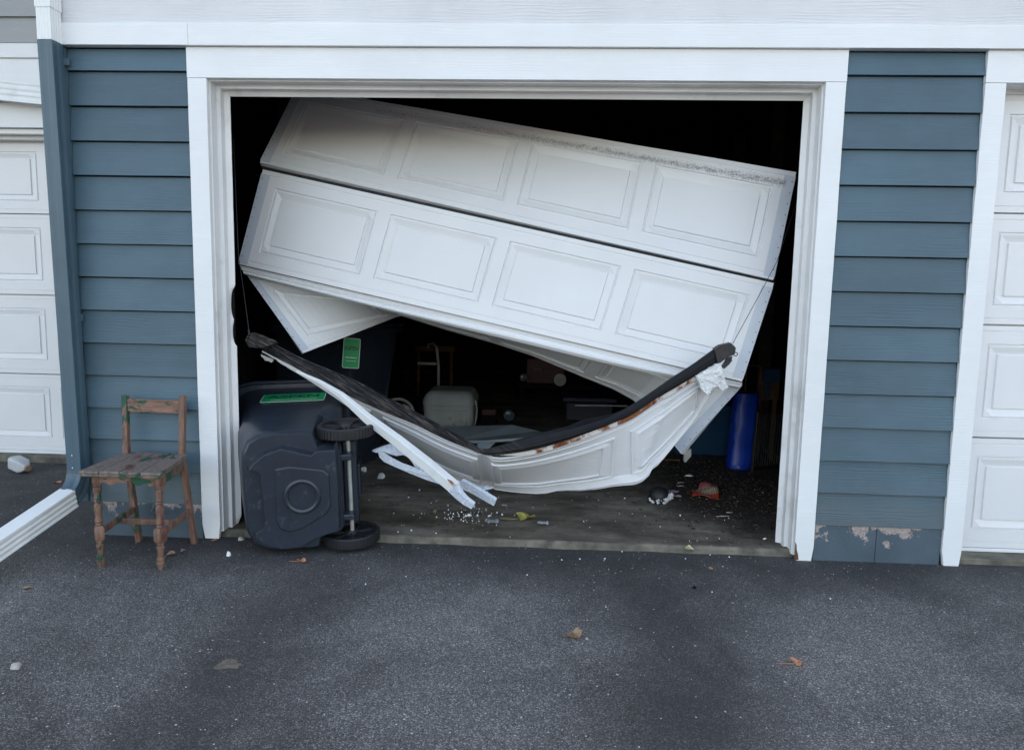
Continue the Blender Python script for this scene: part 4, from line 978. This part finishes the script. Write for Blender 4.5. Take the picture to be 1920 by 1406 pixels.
a = P(1424, 690, 1.9); b = P(1452, 745, 1.9)
box('board', 'brown', sc_, a.x, b.x+.03, 1.90, 1.93, b.z-.02, a.z, .003); box('cap', 'blue_tote', sc_, a.x+.02, a.x+.13, 1.84, 1.897, a.z-.09, a.z, .004)
box('strip', 'blue_tote', sc_, a.x+.04, a.x+.07, 1.86, 1.897, b.z, a.z-.092, .003)
for k, (qx, qz) in enumerate(((a.x+.01, 1), (b.x, 1))): box('leg', 'brown', sc_, qx, qx+.03, 1.935, 1.965, FZ, b.z, .002)
mb = MB(); mb.tube([P(1400, 684, 1.8), P(1425, 687, 1.8), P(1436, 694, 1.8)], .005, 6); mb.tube([P(1400, 684, 1.8), (P(1400, 684, 1.8).x, 1.8, FZ)], .005, 6)
T('bent_wire', mb, 'brown', 'thin curved tan hook beside the caddy', 'hook', bevel=0)
fn = thing('box_fan', 'black wire fan guard leaning by the right jamb', 'fan', (1.72, 1.5, FZ))
mb = MB()
for k in range(14): x = 1.58+.018*k; mb.tube([(x, 1.5+.01*k, FZ+.05), (x+.02, 1.52+.01*k, .42)], .0028, 6)
mb.build('grille', 'blackmetal', fn)
mb = MB(); mb.tube([(1.56, 1.5, FZ+.012), (1.84, 1.64, FZ+.012), (1.86, 1.66, .44), (1.58, 1.52, .44), (1.56, 1.5, FZ+.012)], .012, 8); mb.build('frame', 'blackmetal', fn)

# ------------------------------------------------------------------ debris
def leaf(c, size, m, label, seed, rot=None, stem=True, lobes=5, group=None, flat=.35):
    rnd = random.Random(seed); n = 30; a0 = rot if rot is not None else rnd.uniform(0, 6.28)
    vs = [Vector(c)+Vector((0, 0, size*.10 if flat > .05 else .002))]; top = []
    for k in range(n):
        a = 2*math.pi*k/n; r = size*(.55+.38*abs(math.cos(a*lobes/2))**1.6+rnd.uniform(-.07, .07))
        if k % n == 0: r *= .7
        z = size*flat*(.5+.5*math.sin(a*2+seed))+(.003 if flat > .05 else .0005)
        top.append(Vector((c[0]+r*math.cos(a+a0), c[1]+r*math.sin(a+a0)*.8, c[2]+z)))
    mb = MB(); fs = [(0, 1+k, 1+(k+1) % n) for k in range(n)]
    mb.add(vs+top, fs); mb.add([p+Vector((0, 0, -.0012)) for p in vs+top], [f[::-1] for f in fs])
    if stem: mb.tube([vs[0], Vector(c)+Vector((-size*1.2, -size*.3, .004)), Vector(c)+Vector((-size*2.2, -size*.2, .003))], .0014, 5)
    return tag(mb.build('leaf', m), label, 'leaf', group or 'fallen leaves')
def rock(c, s, m, name, label, cat, seed, sq=(1, 1, .7)):
    mb = MB(); bm = bmesh.new(); bmesh.ops.create_icosphere(bm, subdivisions=2, radius=1)
    vs = []
    for v in bm.verts:
        d = 1+.45*noise.noise(v.co*1.3+Vector((seed*3.1, 0, 0)))+.15*noise.noise(v.co*4+Vector((seed, 0, 0)))
        vs.append(Vector((c[0]+v.co.x*d*s*sq[0], c[1]+v.co.y*d*s*sq[1], c[2]+max(v.co.z*d*s*sq[2], -s*sq[2]*.6)+s*sq[2]*.6)))
    mb.add(vs, [tuple(v.index for v in f.verts) for f in bm.faces]); bm.free()
    return tag(mb.build(name, m), label, cat, {'pebble': 'stray pebbles', 'foam_piece': 'broken foam pieces', 'paper_scrap': 'crumpled scraps'}.get(name))
def G(x, y, z=.001): return atz(x, y, z)
leaf(G(1077, 1196), .036, 'leaf_b', 'pale brown curled leaf alone on the middle of the asphalt', 1, stem=False, lobes=3, flat=.8)
leaf(G(1497, 1244), .030, 'leaf_o', 'small orange leaf at the right of the asphalt', 2, lobes=4, flat=.5)
leaf(G(565, 1053), .024, 'leaf_o', 'orange-brown leaf scrap below the tipped bin', 3, lobes=4, flat=.6)
leaf(G(1332, 1066), .017, 'leaf_o', 'thin orange leaf sliver in front of the open bay', 4, stem=False, lobes=2, flat=.1)
leaf(G(322, 1040), .030, 'leaf_b', 'tan crumpled leaf under the chair, nearer the leg', 5, stem=False, lobes=3)
leaf(G(344, 1033), .020, 'leaf_b', 'round beige leaf under the chair, nearer the wall', 6, stem=False, lobes=2)
leaf(G(108, 905), .034, 'leaf_o', 'rust-brown leaf beside the foot of the downspout', 8, stem=False, lobes=3, flat=.15)
leaf(G(50, 1103), .022, 'leaf_b', 'olive leaf scrap near the white downspout extension', 9, stem=False, lobes=3, flat=.2)
leaf(G(988, 973, .031), .062, 'leaf_y', 'yellow-green maple leaf with a long stem on the slab', 10, rot=.4, lobes=5, flat=.45)
leaf(G(1291, 1030, .02), .024, 'leaf_p', 'pale yellow leaf on the edge of the slab', 11, stem=False, lobes=2, flat=.7)
leaf(G(812, 962, .031), .028, 'leaf_b', 'brown leaf on the slab beside the torn strip', 12, stem=False, lobes=3, flat=.4)
leaf(G(402, 1014), .016, 'leaf_o', 'small rusty leaf at the foot of the left casing', 13, stem=False, lobes=3)
leaf(G(1310, 845, .031), .05, 'pink', 'brownish leaf under the torn door end', 14, stem=False, lobes=3, flat=.2)
leaf(G(428, 1246, .0005), .055, 'mud', 'flat dried mud-coloured splat on the asphalt at left', 15, stem=False, lobes=3, flat=.02)
rock(G(30, 1252), .016, 'stone', 'pebble', 'pinkish pebble at the far left of the asphalt', 'pebble', 1)
rock(G(452, 1012), .014, 'stone', 'pebble', 'pale rounded pebble between casing and tipped bin', 'pebble', 2)
rock(G(429, 1042), .012, 'crumb', 'foam_piece', 'small white foam chip in front of the left casing', 'foam chip', 3, (.8, .8, 1.2))
rock(G(1100, 1198), .006, 'stone', 'pebble', 'tiny grey pebble just right of the pale brown leaf', 'pebble', 4)
rock(G(1302, 1102), .010, 'black', 'rubber_scrap', 'small black scrap on the asphalt in front of the bay', 'scrap', 5, (.7, 1.4, .4))
rock(G(715, 897, .031), .022, 'foam', 'foam_piece', 'white foam scrap on the slab right of the tipped bin', 'foam chip', 6, (1.1, .7, .9))
rock(G(682, 884, .031), .022, 'foam', 'foam_piece', 'pale foam flake lodged against the tipped bin', 'foam chip', 7, (.9, .4, .9))
rock(G(880, 967, .031), .012, 'crumb', 'foam_piece', 'brightest white foam lump below the torn strip', 'foam chip', 17)
bl = thing('foam_lump', 'black domed lump collared with white crumbled foam on the slab', 'lump', G(1240, 945, .031))
bc = G(1240, 942, .031)
mb = MB(); mb.lathe([(.050, 0), (.062, .024), (.057, .054), (.038, .077), (.014, .086), (.001, .087)], Matrix.Translation(bc+Vector((-.012, .02, 0))), 20); mb.build('dome', 'tyre', bl, smooth=True)
mb = MB(); rnd = random.Random(8)
for k in range(90):
    a = R(rnd.uniform(185, 372)); r = rnd.uniform(.05, .068); c = bc+Vector((-.004+r*math.cos(a), .014+r*math.sin(a)*.8, rnd.uniform(.004, .03)+(.02 if math.cos(a) > .6 else 0)))
    s = rnd.uniform(.006, .010); mb.add([c+Vector(v)*s for v in ((1, 0, 0), (-1, 0, 0), (0, 1, 0), (0, -1, 0), (0, 0, 1), (0, 0, -1))], [(0, 2, 4), (2, 1, 4), (1, 3, 4), (3, 0, 4), (2, 0, 5), (1, 2, 5), (3, 1, 5), (0, 3, 5)])
mb.build('foam_collar', 'crumb', bl)
# printed packet
pc = G(1325, 925, .034); mb = MB(); n = 8; top = []
us_ = [i/8 for i in range(9)]
def FP(u, v):
    w_ = .078*(1-.35*v); return pc+Vector(((u-.5)*2*w_+.07*v-.03, -.11+.25*v, .012+.012*math.sin(u*5+v*7)+.02*v*abs(math.sin(v*9))))
surface(mb, FP, us_, [i/10 for i in range(11)], lambda u, v: 0, -.003); T('food_packet', mb, 'packet', 'crumpled red and cream patterned food packet on the dirt', 'packet', bevel=0)
# pale sticks and scraps
for i, (x, y, ln, a, m, lb) in enumerate(((1355, 968, .06, .1, 'pink', 'longest pale bent stick in the litter by the right jamb'), (1368, 961, .03, -.4, 'pink', 'short pale sliver above the bent stick'), (1276, 905, .035, .05, 'pink', 'upper of two pale slivers behind the foam lump'), (1277, 911, .04, .25, 'pink', 'lower of two pale slivers behind the foam lump'), (1434, 1010, .016, .4, 'crumb', 'tiny white sliver near the foot of the right jamb'))):
    c = G(x, y, .036); mb = MB(); d = Vector((math.cos(a), math.sin(a)*.6, 0)); mb.beam([c-d*ln*.6, c+Vector((0, -.006, .004)), c+d*ln*.6+Vector((0, .01, 0))], [.008, .011, .007], .004, (0, 1, 0)); T('stick', mb, m, lb, 'stick', .001, group='pale sticks in the litter')
rock(G(1263, 923, .031), .026, 'purple', 'paper_scrap', 'mauve crumpled scrap behind the foam lump', 'scrap', 9, (1.2, .6, .4))
rock(G(1270, 931, .031), .016, 'pink', 'paper_scrap', 'pink-white crumbled scrap beside the mauve one', 'scrap', 10, (1.4, .6, .4))
rock(G(1292, 893, .031), .018, 'crumb', 'foam_piece', 'white foam scrap under the folded door corner', 'foam chip', 11, (1.5, .5, .4))
mb = MB(); c = P(1286, 858, .62)
mb.poly([c+Vector((-.012, 0, .04)), c+Vector((.028, 0, .05)), c+Vector((.03, 0, .01)), c+Vector((.0, 0, -.03)), c+Vector((-.012, 0, -.02))], (0, .02, 0)); mb.tube([c+Vector((.01, .01, .04)), c+Vector((.02, .01, .10))], .008, 8)
mb.build('roller_bracket', 'steel', D, bevel=.003)
mb = MB(); a = G(1255, 862, .036); mb.tube([a+Vector((-.06, .02, 0)), a, a+Vector((.07, -.02, .006))], .006, 6); T('stick', mb, 'brown', 'tan curved stick under the folded door', 'stick', 0)
# milk jug
jc = G(44, 884); J = thing('plastic_jug', 'empty cloudy plastic jug lying on its side before the left door', 'jug', jc)
XJ = Matrix.Translation(jc+Vector((-.02, 0, .045))) @ Matrix.Rotation(R(-28), 4, 'Z') @ Matrix.Rotation(R(96), 4, 'Y')
mb = MB(); mb.rings([[XJ @ Vector((x*k, y*k, z)) for x, y in rrect(.085, .085, .02)] for z, k in ((-.07, .85), (-.062, 1), (.03, 1), (.06, .72), (.078, .36), (.082, .34))]); mb.build('body', 'jug', J, smooth=True)
mb = MB(); mb.lathe([(.019, .082), (.02, .084), (.02, .1), (.017, .102)], XJ, 16); mb.build('cap', 'leaf_b', J)
# clear wrappers
for i, (x, y, s, lb) in enumerate(((922, 980, .035, 'crumpled clear wrapper below the torn strip'), (1018, 983, .028, 'crumpled clear wrapper right of the yellow leaf'))):
    c = G(x, y, .034); mb = MB(); surface(mb, lambda u, v: c+Vector(((u-.5)*2*s, (v-.5)*2*s*.7, .01+.010*noise.noise(Vector((u*5, v*5, i*3))))), [k/9 for k in range(10)], [k/9 for k in range(10)], lambda u, v: 0, -.0006)
    T('wrapper', mb, 'wrap' if 'wrap' in M else 'board', lb, 'wrapper', 0, group='clear wrappers')
# countless crumbs, litter and grit
def scatter(name, mat, n, fn, smin, smax, seed, label, flat=1.):
    rnd = random.Random(seed); mb = MB()
    for _ in range(n):
        c = fn(rnd)
        if c is None: continue
        s = smin+(smax-smin)*rnd.random()**3; a = rnd.uniform(0, 6.28); e = [rnd.uniform(.6, 1.3) for _ in range(6)]
        ca, sa = math.cos(a), math.sin(a)
        vs = [Vector((x*ca-y*sa, x*sa+y*ca, z*flat))*s for x, y, z in ((e[0], 0, 0), (-e[1], 0, 0), (0, e[2], 0), (0, -e[3], 0), (0, 0, e[4]), (0, 0, -e[5]))]
        mb.add([c+v+Vector((0, 0, s*flat*.5)) for v in vs], [(0, 2, 4), (2, 1, 4), (1, 3, 4), (3, 0, 4), (2, 0, 5), (1, 2, 5), (3, 1, 5), (0, 3, 5)])
    return tag(mb.build(name, mat), label, 'debris', kind='stuff')
def f_slab(r):
    if r.random() < .45: return G(880+r.gauss(0, 34), 965+r.gauss(0, 9), .031)
    x = r.uniform(670, 1450); y = r.uniform(900, 1022)+(x-720)*.03; p = G(x, min(y, 1010+(x-720)*.035), .031)
    return p if p.y > .07 else None
scatter('foam_crumbs', 'crumb', 260, f_slab, .0015, .0065, 1, 'white foam crumbs sprinkled over the concrete slab')
def f_asph(r):
    x = r.uniform(620, 1600); p = G(x, 1015+(x-720)*.03+abs(r.gauss(0, 45)), 0); return p if p.y < .03 else None
scatter('foam_crumbs', 'crumb', 80, f_asph, .0012, .005, 2, 'white foam crumbs scattered on the asphalt in front of the bay')
def f_dirt(r):
    x = 1.36+r.gauss(0, .30); y = 1.15+r.gauss(0, .5)
    return Vector((x, y, .033)) if .1 < y < 2.6 and .7 < x < 1.85 else None
scatter('leaf_litter', 'litter', 4200, f_dirt, .003, .014, 3, 'brown leaf litter and twigs heaped on the right of the floor', .3)
scatter('litter_bits', 'pink', 130, f_dirt, .002, .007, 4, 'pale flecks of rubbish in the leaf litter', .5)
def f_gap(r): return G(r.uniform(425, 475), r.uniform(985, 1004), .002)
scatter('leaf_litter', 'litter', 160, f_gap, .003, .013, 6, 'dead leaf litter wedged between jamb and tipped bin', .4)
def f_grit(r):
    x = r.uniform(-3.2, 2.6); y = r.uniform(-1.7, .0); return Vector((x, y, .0))
scatter('loose_grit', 'stone', 450, f_grit, .0012, .0045, 5, 'loose pale grit on the asphalt', .6)
